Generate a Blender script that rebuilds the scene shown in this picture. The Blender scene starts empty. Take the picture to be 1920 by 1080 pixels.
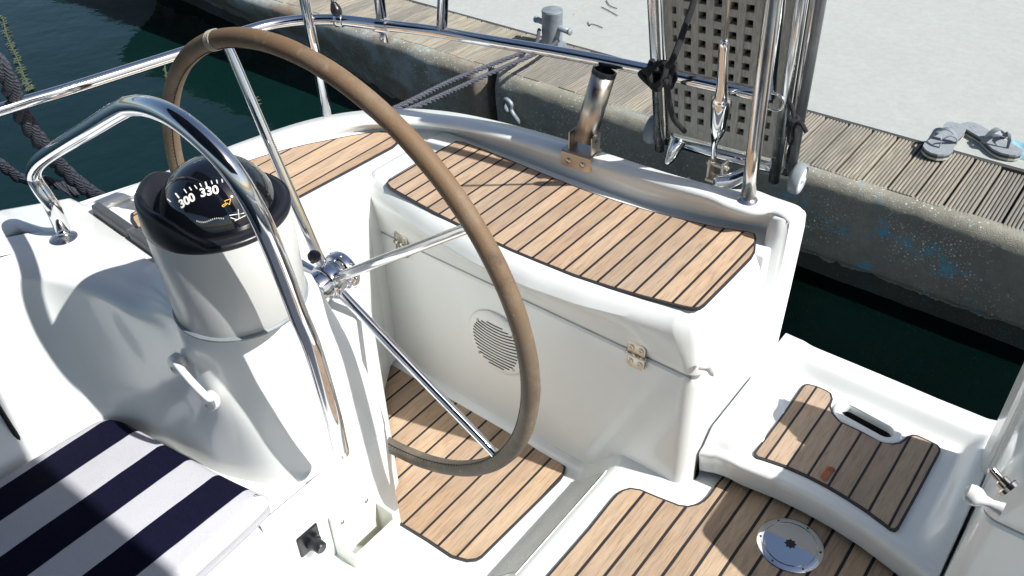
import bpy, bmesh, math, random
from mathutils import Vector, Matrix, noise
random.seed(7)
R_ = math.radians
# ---------------------------------------------------------------- camera, world, sun
scene = bpy.context.scene
COL = scene.collection
F, W, H_ = 1620.0, 1920.0, 1080.0
def nrm(v): return Vector(v).normalized()
_Y = nrm((1640, -1320, F)); _b = (1640*60+F*F)/1320
_Z = -nrm((60, _b, F)); _X = _Y.cross(_Z)
RM = Matrix((_X, _Y, _Z))                      # image axes -> world
CAM = Vector((0, 0, 1.6))
cd = bpy.data.cameras.new('camera'); cam = bpy.data.objects.new('camera', cd); COL.objects.link(cam)
cd.sensor_width = 36; cd.lens = 36*F/W; cd.clip_end = 500; cd.clip_start = 0.02
r_, u_, k_ = RM @ Vector((1, 0, 0)), RM @ Vector((0, -1, 0)), RM @ Vector((0, 0, -1))
cam.matrix_world = Matrix(((r_.x, u_.x, k_.x, CAM.x), (r_.y, u_.y, k_.y, CAM.y), (r_.z, u_.z, k_.z, CAM.z), (0, 0, 0, 1)))
scene.camera = cam
SX, SY = -0.94, -0.18                           # shadow displacement per metre of height
sunv = nrm((-SX, -SY, 1)); elev = math.asin(sunv.z); 
world = bpy.data.worlds.new('World'); scene.world = world; world.use_nodes = True
wn = world.node_tree.nodes; bg = wn['Background']
sky = wn.new('ShaderNodeTexSky'); sky.sky_type = 'NISHITA'; sky.sun_disc = False
sky.sun_elevation = elev; sky.sun_rotation = math.atan2(sunv.x, sunv.y); sky.dust_density = 1.5
world.node_tree.links.new(sky.outputs[0], bg.inputs[0]); bg.inputs[1].default_value = 0.085
sd = bpy.data.lights.new('sun', 'SUN'); sd.energy = 5.0; sd.angle = R_(0.55); sd.color = (1, .97, .92)
sun = bpy.data.objects.new('sun', sd); COL.objects.link(sun)
sun.rotation_euler = (-sunv).to_track_quat('-Z', 'Y').to_euler()
vs = scene.view_settings; vs.view_transform = 'Standard'; vs.look = 'None'; vs.exposure = 0.44; vs.gamma = 1

# ---------------------------------------------------------------- measuring helpers (camera survey)
def ray(px, py): return RM @ Vector((px-960, py-540, F))
def P(px, py, z): r = ray(px, py); return CAM + r*((z-CAM.z)/r.z)
def PYp(px, py, y): r = ray(px, py); return CAM + r*(y/r.y)
def PXp(px, py, x): r = ray(px, py); return CAM + r*(x/r.x)

# ---------------------------------------------------------------- materials
class NT:
    def __init__(s, name):
        s.m = bpy.data.materials.new(name); s.m.use_nodes = True; s.t = s.m.node_tree
        s.b = s.t.nodes['Principled BSDF']; s.tc = None
    def n(s, typ, **kw):
        x = s.t.nodes.new(typ)
        for k, v in kw.items():
            if k.startswith('i_'): x.inputs[k[2:].replace('_', ' ')].default_value = v
            else: setattr(x, k, v)
        return x
    def l(s, a, b): s.t.links.new(a, b)
    def obj(s):
        if not s.tc: s.tc = s.n('ShaderNodeTexCoord')
        return s.tc.outputs['Object']
    def mapping(s, scale, rot=(0, 0, 0)):
        mp = s.n('ShaderNodeMapping'); mp.inputs['Scale'].default_value = scale; mp.inputs['Rotation'].default_value = rot
        s.l(s.obj(), mp.inputs['Vector']); return mp.outputs[0]
    def noise(s, scale, detail=4, vec=None, rough=.55, w=None):
        x = s.n('ShaderNodeTexNoise'); x.inputs['Scale'].default_value = scale; x.inputs['Detail'].default_value = detail
        x.inputs['Roughness'].default_value = rough
        s.l(vec if vec is not None else s.obj(), x.inputs['Vector']); return x.outputs['Fac']
    def ramp(s, fac, stops, interp='LINEAR'):
        x = s.n('ShaderNodeValToRGB'); s.l(fac, x.inputs[0]); e = x.color_ramp.elements; x.color_ramp.interpolation = interp
        while len(e) < len(stops): e.new(.5)
        for q, (p, c) in zip(e, stops): q.position = p; q.color = (c[0], c[1], c[2], 1) if hasattr(c, '__len__') else (c, c, c, 1)
        return x.outputs[0]
    def mix(s, fac, a, b, mode='MIX'):
        x = s.n('ShaderNodeMix', data_type='RGBA', blend_type=mode)
        for v, i in ((fac, 0), (a, 6), (b, 7)):
            if hasattr(v, 'links') or isinstance(v, bpy.types.NodeSocket): s.l(v, x.inputs[i])
            elif i == 0: x.inputs[0].default_value = v
            else: x.inputs[i].default_value = (v[0], v[1], v[2], 1)
        return x.outputs[2]
    def math(s, op, a, b=0.0, c=0.0):
        x = s.n('ShaderNodeMath', operation=op)
        for i, v in enumerate((a, b, c)):
            if isinstance(v, bpy.types.NodeSocket): s.l(v, x.inputs[i])
            else: x.inputs[i].default_value = v
        return x.outputs[0]
    def bump(s, h, strength=.3, dist=.002, prev=None):
        x = s.n('ShaderNodeBump'); x.inputs['Strength'].default_value = strength; x.inputs['Distance'].default_value = dist
        s.l(h, x.inputs['Height'])
        if prev is not None: s.l(prev, x.inputs['Normal'])
        s.l(x.outputs[0], s.b.inputs['Normal']); return x.outputs[0]
    def set(s, col=None, rough=None, metal=None, **kw):
        if col is not None:
            if isinstance(col, bpy.types.NodeSocket): s.l(col, s.b.inputs['Base Color'])
            else: s.b.inputs['Base Color'].default_value = (*col, 1)
        if rough is not None:
            if isinstance(rough, bpy.types.NodeSocket): s.l(rough, s.b.inputs['Roughness'])
            else: s.b.inputs['Roughness'].default_value = rough
        if metal is not None: s.b.inputs['Metallic'].default_value = metal
        for k, v in kw.items(): s.b.inputs[k.replace('_', ' ')].default_value = v
        return s

def gelcoat(name, col=(.765, .79, .78), rough=.24, warm=.03):
    t = NT(name); n1 = t.noise(3.5, 5); n2 = t.noise(60, 3)
    c = t.ramp(n1, [(.3, tuple(x*(1-warm) for x in col)), (.7, col)])
    sp = t.ramp(t.noise(190, 2, rough=.4), [(.86, (1, 1, 1)), (.92, (.86, .84, .80))])
    c = t.mix(1, c, sp, 'MULTIPLY')
    st = t.ramp(t.noise(7, 6, t.mapping((1, 1, .25)), .7), [(.62, (1, 1, 1)), (.85, (.90, .88, .82))])
    c = t.mix(.25, c, st, 'MULTIPLY')
    t.set(c, t.ramp(n2, [(.3, rough-.01), (.7, rough+.02)])); t.b.inputs['Coat Weight'].default_value = .4; t.b.inputs['Coat Roughness'].default_value = .06
    t.bump(t.noise(6, 2), .02, .004); return t.m
M_GEL = gelcoat('gelcoat_white')
M_GEL2 = gelcoat('gelcoat_console', (.755, .78, .77), .30)
M_GRP = gelcoat('gelcoat_cream', (.74, .745, .68), .4)

def steel(name, rough=.09, tint=(.68, .66, .63), spots=True):
    t = NT(name); n = t.noise(40, 4)
    c = t.ramp(t.noise(9, 5), [(.45, tint), (.75, (tint[0]*.82, tint[1]*.72, tint[2]*.6))]) if spots else tint
    t.set(c, t.ramp(n, [(.3, rough*.85), (.75, rough*1.5)]), 1.0); return t.m
M_SS = steel('stainless_polished', .07, (.74, .74, .75), False)
M_SSW = steel('stainless_weathered', .16)
M_RAIL = steel('rail_steel', .2, (.78, .78, .78), False)
M_SSB = steel('stainless_brushed', .3, (.55, .52, .48))

def teak(name, pitch, off, cw, base=(.46, .34, .235), tilt=0.0, grey=.12, rough=.72):
    """planks running along y: seams every `pitch` metres of x, starting at `off`, caulk cw wide"""
    t = NT(name); sp = t.n('ShaderNodeSeparateXYZ'); t.l(t.obj(), sp.inputs[0])
    x = t.math('MULTIPLY_ADD', sp.outputs[1], tilt, sp.outputs[0])
    wob = t.math('MULTIPLY', t.math('SUBTRACT', t.noise(9, 2), .5), .0016)
    u = t.math('DIVIDE', t.math('ADD', t.math('SUBTRACT', x, off), wob), pitch)
    fr = t.math('FRACT', u); idx = t.math('FLOOR', u)
    d = t.math('ABSOLUTE', t.math('SUBTRACT', fr, .5))                # .5 at a seam
    seam = t.math('SMOOTH_MIN', 1, 1, 0) if False else t.ramp(d, [(.5-cw/pitch/2-.012, 0), (.5-cw/pitch/2+.012, 1)])
    cmb = t.n('ShaderNodeCombineXYZ'); t.l(idx, cmb.inputs[0]); t.l(idx, cmb.inputs[1])
    wn_ = t.n('ShaderNodeTexWhiteNoise', noise_dimensions='3D'); t.l(cmb.outputs[0], wn_.inputs['Vector'])
    # grain, shifted per plank
    ad = t.n('ShaderNodeVectorMath', operation='ADD'); sc = t.n('ShaderNodeVectorMath', operation='SCALE')
    t.l(wn_.outputs['Color'], sc.inputs[0]); sc.inputs['Scale'].default_value = 9
    t.l(t.obj(), ad.inputs[0]); t.l(sc.outputs[0], ad.inputs[1])
    mp = t.n('ShaderNodeMapping'); mp.inputs['Scale'].default_value = (1, .05, 1); t.l(ad.outputs[0], mp.inputs[0])
    mp2 = t.n('ShaderNodeMapping'); mp2.inputs['Scale'].default_value = (1, .13, 1); t.l(ad.outputs[0], mp2.inputs[0])
    g1 = t.noise(420, 3, mp.outputs[0], .65); g2 = t.noise(90, 4, mp2.outputs[0]); g3 = t.noise(7, 3)
    dk = tuple(c*.82 for c in base); lt = tuple(min(1, c*1.14) for c in base)
    c = t.ramp(g2, [(.3, dk), (.5, base), (.72, lt)])
    c = t.mix(t.ramp(g1, [(.52, 0), (.66, .55)]), c, tuple(v*.42 for v in base))
    gr = (base[0]*.86, base[0]*.78, base[0]*.66)
    c = t.mix(t.ramp(g3, [(.35, 0), (.7, grey*2)]), c, gr)
    v = t.ramp(wn_.outputs['Value'], [(0, (.84, .81, .78)), (.5, (1, .99, .98)), (1, (1.09, 1.07, 1.02))])
    c = t.mix(1, c, v, 'MULTIPLY')
    c = t.mix(t.ramp(t.noise(2.1, 4, None, .6), [(.6, 0), (.8, .3)]), c, (.33, .22, .14))
    c = t.mix(seam, c, (.022, .021, .024))
    t.set(c, rough); t.b.inputs['Specular IOR Level'].default_value = .25
    hgt = t.mix(seam, t.ramp(g1, [(.4, 1), (.65, .55)]), (.3, .3, .3))
    t.bump(hgt, .5, .0014); return t.m

def plain(name, col, rough=.5, metal=0, var=.15, sc=30, bump=0, **kw):
    t = NT(name); c = t.ramp(t.noise(sc, 4), [(.3, tuple(v*(1-var) for v in col)), (.7, tuple(min(1, v*(1+var)) for v in col))])
    t.set(c, rough, metal, **kw)
    if bump: t.bump(t.noise(sc*3, 4), bump, .002)
    return t.m
M_CAULK = plain('caulk_black', (.028, .027, .030), .6)
M_BLACK = plain('black_plastic', (.012, .013, .017), .33, var=.2, sc=12)
M_DOME = plain('compass_glass', (.004, .005, .008), .04, var=.1, Coat_Weight=1.0, Coat_Roughness=.02)
M_PRINT = plain('print_white', (.8, .8, .76), .5, var=.05)
M_YEL = plain('print_yellow', (.75, .42, .04), .5, var=.05)
M_WPL = plain('white_plastic', (.78, .78, .76), .3, var=.03, sc=8)
M_DARK = plain('shadow_gap', (.01, .01, .01), .8)
M_RUBG = plain('grey_rubber', (.22, .25, .27), .55, sc=40)
M_ROPE = None

def rope_mat(name, col, sc=1.0):
    t = NT(name); wv = t.n('ShaderNodeTexWave', wave_type='BANDS', bands_direction='DIAGONAL'); wv.inputs['Scale'].default_value = 60*sc; wv.inputs['Distortion'].default_value = 1.5
    t.l(t.obj(), wv.inputs['Vector']); n = t.noise(350, 3)
    c = t.mix(t.ramp(wv.outputs['Fac'], [(.2, 0), (.8, 1)]), tuple(v*.45 for v in col), col)
    c = t.mix(t.ramp(n, [(.5, 0), (.75, .5)]), c, tuple(min(1, v*3.2+.02) for v in col))
    t.set(c, .85); t.bump(wv.outputs['Fac'], .7, .003); return t.m
M_ROPE = rope_mat('rope_navy', (.030, .034, .050))
M_ROPEB = rope_mat('rope_black', (.018, .020, .024), 2)
M_ROPEG = rope_mat('rope_grey_violet', (.075, .08, .105), 1.4)

def leather():
    t = NT('rim_leather'); n = t.noise(11, 6, rough=.7)
    sp_ = t.n('ShaderNodeSeparateXYZ'); t.l(t.obj(), sp_.inputs[0])
    zz = t.math('ADD', sp_.outputs[2], t.math('MULTIPLY', t.noise(5, 3), .18))
    c = t.ramp(zz, [(.35, (.115, .098, .076)), (.75, (.138, .106, .072)), (1.0, (.165, .104, .056))])
    c = t.mix(t.ramp(n, [(.5, 0), (.75, .5)]), c, (.30, .255, .20))
    c = t.mix(t.ramp(t.noise(34, 5, rough=.8), [(.60, 0), (.72, .5)]), c, (.36, .32, .26))
    c = t.mix(t.ramp(t.noise(18, 5, rough=.7), [(.25, .75), (.42, 0)]), c, (.07, .05, .035))
    t.set(c, .66); t.bump(t.noise(420, 5), .4, .0016); return t.m
M_LEA = leather()

def cushion_mat():
    t = NT('striped_canvas'); sp = t.n('ShaderNodeSeparateXYZ'); t.l(t.obj(), sp.inputs[0])
    x = t.math('ADD', t.math('MULTIPLY_ADD', sp.outputs[1], STR_T, sp.outputs[0]), t.math('MULTIPLY', t.noise(6, 3), .006))
    fr = t.math('FRACT', t.math('DIVIDE', t.math('SUBTRACT', x, STR_O), STR_P))
    s_ = t.ramp(fr, [(0.0, 1), (.495, 1), (.505, 0), (1, 0)])
    wv = t.noise(900, 1, t.mapping((1, .3, 1))); wv2 = t.noise(500, 2, t.mapping((.2, 1, 1)))
    wht = t.mix(t.ramp(wv, [(.4, 0), (.7, .5)]), (.50, .505, .545), (.38, .385, .42))
    wht = t.mix(t.ramp(t.noise(6, 4), [(.4, 0), (.8, .25)]), wht, (.48, .48, .50))
    nv = t.mix(t.ramp(wv2, [(.4, 0), (.7, .6)]), (.004, .0045, .017), (.007, .008, .026))
    t.set(t.mix(s_, wht, nv), .9); b1 = t.bump(wv, .45, .0012); t.bump(t.noise(16, 3), .5, .006, b1); t.b.inputs['Specular IOR Level'].default_value = .1
    return t.m
STR_P, STR_T, STR_O = .1418, 0.0, -1.349

def concrete_mat(name, a, b, specks=False, wall=False):
    t = NT(name); n1 = t.noise(2.2, 8, rough=.65); n2 = t.noise(26, 6, rough=.7); n3 = t.noise(240, 3)
    c = t.ramp(n1, [(.3, a), (.7, b)])
    c = t.mix(t.ramp(n2, [(.35, .35), (.65, 0)]), c, tuple(v*.75 for v in a))
    c = t.mix(t.ramp(n3, [(.35, .30), (.5, 0)]), c, tuple(v*.6 for v in a))
    if specks:
        vo = t.n('ShaderNodeTexVoronoi', feature='F1'); vo.inputs['Scale'].default_value = 52; t.l(t.obj(), vo.inputs['Vector'])
        vo2 = t.n('ShaderNodeTexVoronoi', feature='F1'); vo2.inputs['Scale'].default_value = 120; t.l(t.obj(), vo2.inputs['Vector'])
        gate = t.ramp(t.noise(3.2, 4), [(.38, 0), (.58, 1)])
        sm = t.math('MULTIPLY', t.ramp(vo.outputs['Distance'], [(.16, 1), (.24, 0)]), t.ramp(vo.outputs['Color'], [(.5, 0), (.6, 1)]))
        sm2 = t.math('MULTIPLY', t.ramp(vo2.outputs['Distance'], [(.18, 1), (.3, 0)]), t.ramp(vo2.outputs['Color'], [(.55, 0), (.6, 1)]))
        c = t.mix(t.math('MULTIPLY', t.math('MAXIMUM', sm, sm2), gate), c, (.80, .79, .70))
    if wall:
        sp = t.n('ShaderNodeSeparateXYZ'); t.l(t.obj(), sp.inputs[0])
        z = sp.outputs[2]; x = sp.outputs[0]
        bl = t.ramp(t.noise(4.2, 6, t.mapping((1, 1, 1.6)), .75), [(.56, 0), (.66, 1)])
        right = t.ramp(t.math('MULTIPLY_ADD', x, .25, .5), [(.10, 0.15), (.22, 1)])
        c = t.mix(t.math('MULTIPLY', t.math('MULTIPLY', bl, right), .95), c, (.10, .42, .58))
        left = t.ramp(t.math('MULTIPLY_ADD', x, .25, 1), [(.28, 1), (.40, 0)])
        rust = t.ramp(t.noise(3.4, 6, t.mapping((1, 1, .7)), .7), [(.50, 0), (.62, 1)])
        c = t.mix(t.math('MULTIPLY', t.math('MULTIPLY', rust, left), .75), c, (.24, .15, .09))
        pal = t.ramp(t.noise(2.7, 6, rough=.7), [(.48, 0), (.6, 1)])
        c = t.mix(t.math('MULTIPLY', t.math('MULTIPLY', pal, left), .7), c, (.42, .47, .48))
        alg = t.ramp(t.math('MULTIPLY_ADD', t.noise(7, 5), .16, z), [(0.0, 0), (1, 1)])
        wl = t.math('MULTIPLY', t.math('LESS_THAN', t.math('ADD', z, t.math('MULTIPLY', t.noise(9, 5), .10)), -.53), .8)
        c = t.mix(wl, c, (.012, .020, .016))
    t.set(c, .9); t.b.inputs['Specular IOR Level'].default_value = .2
    t.bump(t.math('ADD', t.math('MULTIPLY', n2, .7), n3), .6, .006); return t.m
M_PAVE = concrete_mat('quay_pavement', (.40, .42, .40), (.44, .465, .445))
M_WALL = concrete_mat('quay_wall_concrete', (.205, .205, .17), (.37, .355, .29), True, True)

def board_mat():
    t = NT('weathered_boards'); sp = t.n('ShaderNodeSeparateXYZ'); t.l(t.obj(), sp.inputs[0])
    idx = t.math('FLOOR', t.math('DIVIDE', sp.outputs[0], BP)); wn_ = t.n('ShaderNodeTexWhiteNoise', noise_dimensions='1D'); t.l(idx, wn_.inputs['W'])
    g = t.noise(160, 5, t.mapping((1, .05, 1)), .7); g2 = t.noise(22, 5, t.mapping((1, .2, 1)))
    c = t.ramp(g, [(.3, (.12, .115, .10)), (.5, (.265, .255, .22)), (.7, (.365, .355, .315))])
    c = t.mix(t.ramp(g2, [(.4, 0), (.7, .5)]), c, (.22, .19, .16))
    c = t.mix(1, c, t.ramp(wn_.outputs['Value'], [(0, (.72, .72, .73)), (1, (1.15, 1.1, 1.0))]), 'MULTIPLY')
    t.set(c, .9); t.bump(g, .6, .003); return t.m
BP = .1048

def grating_mat():
    t = NT('grating_wood'); g = t.noise(200, 5, t.mapping((1, 1, .06)), .65)
    c = t.ramp(g, [(.3, (.33, .30, .25)), (.6, (.50, .47, .41)), (.8, (.60, .57, .50))]); t.set(c, .8); t.bump(g, .4, .001); return t.m

def water_mat():
    t = NT('harbour_water'); n = t.noise(1.6, 4, rough=.5); n2 = t.noise(7, 3)
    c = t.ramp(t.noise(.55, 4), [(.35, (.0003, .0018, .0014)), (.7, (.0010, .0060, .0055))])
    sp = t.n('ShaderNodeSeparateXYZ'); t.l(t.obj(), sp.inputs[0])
    c = t.mix(t.ramp(t.math('MULTIPLY_ADD', sp.outputs[0], -.25, -.1), [(.42, 0), (.62, 1)]), c, (.0018, .013, .012))  # teal water to the left; the gap's shade is put into the base colour
    t.set(c, .04); t.b.inputs['IOR'].default_value = 1.33
    t.bump(t.math('ADD', n, t.math('MULTIPLY', n2, .25)), .22, .05); return t.m

# ---------------------------------------------------------------- object helpers
ROOTINV = {}
def tag(o, label=None, cat=None, group=None, kind=None):
    if label: o['label'] = label
    if cat: o['category'] = cat
    if group: o['group'] = group
    if kind: o['kind'] = kind
    return o
def thing(name, loc, label, cat, group=None):
    o = bpy.data.objects.new(name, None); COL.objects.link(o); o.location = loc; o.empty_display_size = .05
    ROOTINV[o.name] = Matrix.Translation(-Vector(loc)); return tag(o, label, cat, group)
def put(name, bm, mats, parent=None, smooth=False, autos=None):
    me = bpy.data.meshes.new(name); bmesh.ops.recalc_face_normals(bm, faces=bm.faces) if autos != 'keep' else None
    bm.to_mesh(me); bm.free()
    for m in (mats if isinstance(mats, (list, tuple)) else [mats]): me.materials.append(m)
    for p in me.polygons: p.use_smooth = smooth
    o = bpy.data.objects.new(name, me); COL.objects.link(o)
    if parent is not None:
        o.parent = parent
        if parent.type == 'EMPTY': o.matrix_parent_inverse = Matrix.Translation(-parent.location)
    return o
def split_sharp(bm, ang=35):
    es = [e for e in bm.edges if len(e.link_faces) == 2 and e.calc_face_angle(0) > R_(ang)]
    if es: bmesh.ops.split_edges(bm, edges=es)
def cr(pts, n=8, closed=False):
    """Catmull-Rom through points"""
    pts = [Vector(p) for p in pts]; N = len(pts); out = []
    rng = N if closed else N-1
    for i in range(rng):
        a = pts[(i-1) % N] if (closed or i > 0) else pts[0]*2-pts[1]
        b, c = pts[i], pts[(i+1) % N]
        d = pts[(i+2) % N] if (closed or i+2 < N) else c*2-b
        for k in range(n):
            t = k/n; out.append(.5*((2*b)+(c-a)*t+(2*a-5*b+4*c-d)*t*t+(3*b-a-3*c+d)*t**3))
    if not closed: out.append(pts[-1])
    return out
def tube_bm(bm, path, r, seg=14, closed=False, caps=True):
    path = [Vector(p) for p in path]; N = len(path); rr = r if isinstance(r, (list, tuple)) else [r]*N
    T = []
    for i in range(N):
        a = path[(i-1) % N] if closed or i > 0 else path[i]; b = path[(i+1) % N] if closed or i < N-1 else path[i]
        T.append((b-a).normalized())
    up = Vector((0, 0, 1)) if abs(T[0].z) < .9 else Vector((1, 0, 0))
    nv = (up-T[0]*up.dot(T[0])).normalized(); rings = []
    for i in range(N):
        nv = (nv-T[i]*nv.dot(T[i])).normalized(); bv = T[i].cross(nv)
        rings.append([bm.verts.new(path[i]+rr[i]*(math.cos(2*math.pi*k/seg)*nv+math.sin(2*math.pi*k/seg)*bv)) for k in range(seg)])
    for i in range(N if closed else N-1):
        A, B = rings[i], rings[(i+1) % N]
        sh = 0
        if closed and i == N-1:
            sh = min(range(seg), key=lambda s: (A[0].co-B[s].co).length)
        for k in range(seg): bm.faces.new((A[k], A[(k+1) % seg], B[(k+1+sh) % seg], B[(k+sh) % seg]))
    if caps and not closed: bm.faces.new(rings[0][::-1]); bm.faces.new(rings[-1])
    return bm
def tube(name, path, r, m, parent=None, seg=14, closed=False, sm=8):
    bm = bmesh.new(); p = cr(path, sm, closed) if sm > 1 else path
    rr = r
    if isinstance(r, (list, tuple)):
        rr = [v.x for v in cr([(a, 0, 0) for a in r], sm, closed)] if sm > 1 else r
    tube_bm(bm, p, rr, seg, closed); return put(name, bm, m, parent, True)
def loft_bm(bm, rows, closed=False, mi=0):
    V_ = [[bm.verts.new(p) for p in r] for r in rows]; n = len(rows[0])
    for a, b in zip(V_, V_[1:]):
        for k in range(n if closed else n-1):
            f = bm.faces.new((a[k], a[(k+1) % n], b[(k+1) % n], b[k])); f.material_index = mi
    return V_
def grid_smooth(rows, nu=6, nv=5, closed=False):
    rows = [cr(r, nu, closed) for r in rows]
    cols = [cr(c, nv) for c in zip(*rows)]
    return [list(r) for r in zip(*cols)]
def lathe_bm(bm, prof, org, axis=(0, 0, 1), seg=40, caps=True):
    ax = nrm(axis); q = ax.to_track_quat('Z', 'Y'); org = Vector(org)
    rings = [[bm.verts.new(org+q @ Vector((r*math.cos(2*math.pi*k/seg), r*math.sin(2*math.pi*k/seg), h))) for k in range(seg)] for r, h in prof]
    for a, b in zip(rings, rings[1:]):
        for k in range(seg): bm.faces.new((a[k], a[(k+1) % seg], b[(k+1) % seg], b[k]))
    if caps: bm.faces.new(rings[0][::-1]); bm.faces.new(rings[-1])
    return bm
def lathe(name, prof, org, axis, m, parent=None, seg=40, smooth=True):
    bm = bmesh.new(); lathe_bm(bm, prof, org, axis, seg); bmesh.ops.recalc_face_normals(bm, faces=bm.faces); split_sharp(bm, 40); return put(name, bm, m, parent, smooth, 'keep')
def box_bm(bm, c, s, rot=None, bev=0, seg=2):
    mt = Matrix.Translation(c) @ (rot.to_4x4() if rot else Matrix()) @ Matrix.Diagonal((*s, 1))
    r = bmesh.ops.create_cube(bm, size=1, matrix=mt)
    if bev:
        es = list({e for v in r['verts'] for e in v.link_edges}); bmesh.ops.bevel(bm, geom=es, offset=bev, segments=seg, affect='EDGES', profile=.5)
    return bm
def poly_prism_bm(bm, pts, z0, z1, bev=0, seg=2):
    """pts: xy outline (may be 3D, uses own xy)"""
    vb = [bm.verts.new((p[0], p[1], z0)) for p in pts]; vt = [bm.verts.new((p[0], p[1], z1)) for p in pts]; n = len(pts)
    bm.faces.new(vb[::-1]); top = bm.faces.new(vt)
    for k in range(n): bm.faces.new((vb[k], vb[(k+1) % n], vt[(k+1) % n], vt[k]))
    if bev: bmesh.ops.bevel(bm, geom=list(top.edges), offset=bev, segments=seg, affect='EDGES', profile=.5)
    return bm
def area2(p): return sum(p[i][0]*p[(i+1) % len(p)][1]-p[(i+1) % len(p)][0]*p[i][1] for i in range(len(p)))/2
def inset(pts, d):
    n = len(pts); s = 1 if area2(pts) > 0 else -1; out = []
    for i in range(n):
        a, b, c = Vector(pts[i-1][:2]), Vector(pts[i][:2]), Vector(pts[(i+1) % n][:2])
        t1, t2 = (b-a).normalized(), (c-b).normalized(); n1, n2 = Vector((-t1.y, t1.x))*s, Vector((-t2.y, t2.x))*s
        m = (n1+n2); m = m.normalized() if m.length > 1e-6 else n1
        out.append(b+m*(d/max(.45, m.dot(n1))))
    return out
def resample(pts, step):
    out = []
    n = len(pts)
    for i in range(n):
        a, b = Vector(pts[i][:2]), Vector(pts[(i+1) % n][:2]); k = max(1, int((b-a).length/step))
        for j in range(k): out.append(a.lerp(b, j/k))
    return out
def round_poly(pts, it=2, q=.2):
    for _ in range(it):
        o = []
        for i in range(len(pts)):
            a, b = Vector(pts[i][:2]), Vector(pts[(i+1) % len(pts)][:2]); o += [a.lerp(b, q), a.lerp(b, 1-q)]
        pts = o
    return pts
def teak_panel(name, pts, z, mat, parent, border=.006, th=.004):
    bm = bmesh.new(); poly_prism_bm(bm, inset(pts, border*.85), z-.002, z+th)
    bmesh.ops.triangulate(bm, faces=[f for f in bm.faces if len(f.verts) > 4])
    o = put(name, bm, mat, parent)
    bm = bmesh.new(); poly_prism_bm(bm, pts, z-.003, z+th-.0012)
    bmesh.ops.triangulate(bm, faces=[f for f in bm.faces if len(f.verts) > 4])
    put('caulk_border', bm, M_CAULK, o)
    return o
def text_bm(s, size, depth=.0006):
    cu = bpy.data.curves.new('txt', 'FONT'); cu.body = s; cu.size = size; cu.extrude = depth; cu.align_x = 'CENTER'; cu.align_y = 'CENTER'; cu.offset = size*.028
    ob = bpy.data.objects.new('txt', cu); COL.objects.link(ob); bpy.context.view_layer.update()
    me = ob.evaluated_get(bpy.context.evaluated_depsgraph_get()).to_mesh(); bm = bmesh.new(); bm.from_mesh(me)
    bpy.data.objects.remove(ob); bpy.data.curves.remove(cu); return bm
def join_bm(dst, src, mat=None, mi=None):
    mp = {}
    for v in src.verts: mp[v] = dst.verts.new(mat @ v.co if mat else v.co)
    for f in src.faces:
        try:
            g = dst.faces.new([mp[v] for v in f.verts])
            if mi is not None: g.material_index = mi
        except ValueError: pass
    src.free()
def sstep(a, b, x): t = min(1, max(0, (x-a)/(b-a))); return t*t*(3-2*t)
def heightfield(name, x0, x1, y0, y1, st, fn, mats, parent, keep=None, mfn=None):
    nx, ny = int(round((x1-x0)/st)), int(round((y1-y0)/st)); bm = bmesh.new(); G = {}
    for i in range(nx+1):
        for j in range(ny+1):
            x, y = x0+(x1-x0)*i/nx, y0+(y1-y0)*j/ny
            r = fn(x, y); G[i, j] = bm.verts.new(r if hasattr(r, '__len__') else (x, y, r))
    for i in range(nx):
        for j in range(ny):
            x, y = x0+(x1-x0)*(i+.5)/nx, y0+(y1-y0)*(j+.5)/ny
            if keep and not keep(x, y): continue
            f = bm.faces.new((G[i, j], G[i+1, j], G[i+1, j+1], G[i, j+1]))
            if mfn: f.material_index = mfn(x, y)
    return put(name, bm, mats, parent, True)
def interp(tab, x):
    if x <= tab[0][0]: return tab[0][1]
    for (a, b), (c, d) in zip(tab, tab[1:]):
        if x <= c: return b+(d-b)*(x-a)/(c-a)
    return tab[-1][1]
def mirror_x(bm, xm):
    for v in bm.verts: v.co.x = 2*xm-v.co.x
    return bm
XM = -.2225

# ================================================================ SAILBOAT
boat = thing('sailboat', (-.6, .9, -.6), 'white sailboat cockpit with teak seats, wheel and compass pedestal, moored stern-to at the quay', 'sailboat')

CAN_Y, CAN_S = .595, .0
# ---- stern bulwark and coaming (swept round the quarter)
ZD = .575
outer = [(-120, 485, .600), (0, 440, .600), (170, 377, .600), (320, 315, .600), (425, 274, .600), (500, 247, .600), (570, 225, .602), (640, 210, .606), (700, 204, .612), (780, 202, .620), (860, 210, .630), (950, 229, .638), (1050, 256, .645), (1150, 289, .650), (1250, 321, .653), (1330, 343, .655), (1375, 352, .655), (1410, 352, .655), (1450, 366, .655), (1496, 382, .650), (1509, 392, .643)]
innt = [(-120, 500, .596), (0, 454, .598), (170, 392, .598), (320, 332, .598), (425, 292, .598), (500, 268, .600), (570, 247, .602), (640, 234, .606), (700, 229, .612), (780, 230, .620), (860, 238, .630), (950, 258, .638), (1050, 287, .645), (1150, 315, .650), (1250, 343, .653), (1330, 367, .655), (1368, 385, .650), (1410, 397, .650), (1448, 393, .655), (1470, 402, .652), (1480, 412, .645)]
innb = [(-120, 520, ZD), (0, 471, ZD), (170, 407, ZD), (320, 349, ZD), (425, 310, ZD), (500, 287, ZD), (570, 270, ZD), (640, 256, ZD), (700, 247, ZD), (765, 245, ZD), (840, 252, ZD), (925, 277, ZD), (1010, 310, ZD), (1100, 347, ZD), (1200, 382, ZD), (1290, 405, ZD), (1340, 415, ZD), (1385, 424, ZD), (1418, 431, ZD), (1436, 436, ZD), (1448, 440, ZD-.004)]
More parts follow.
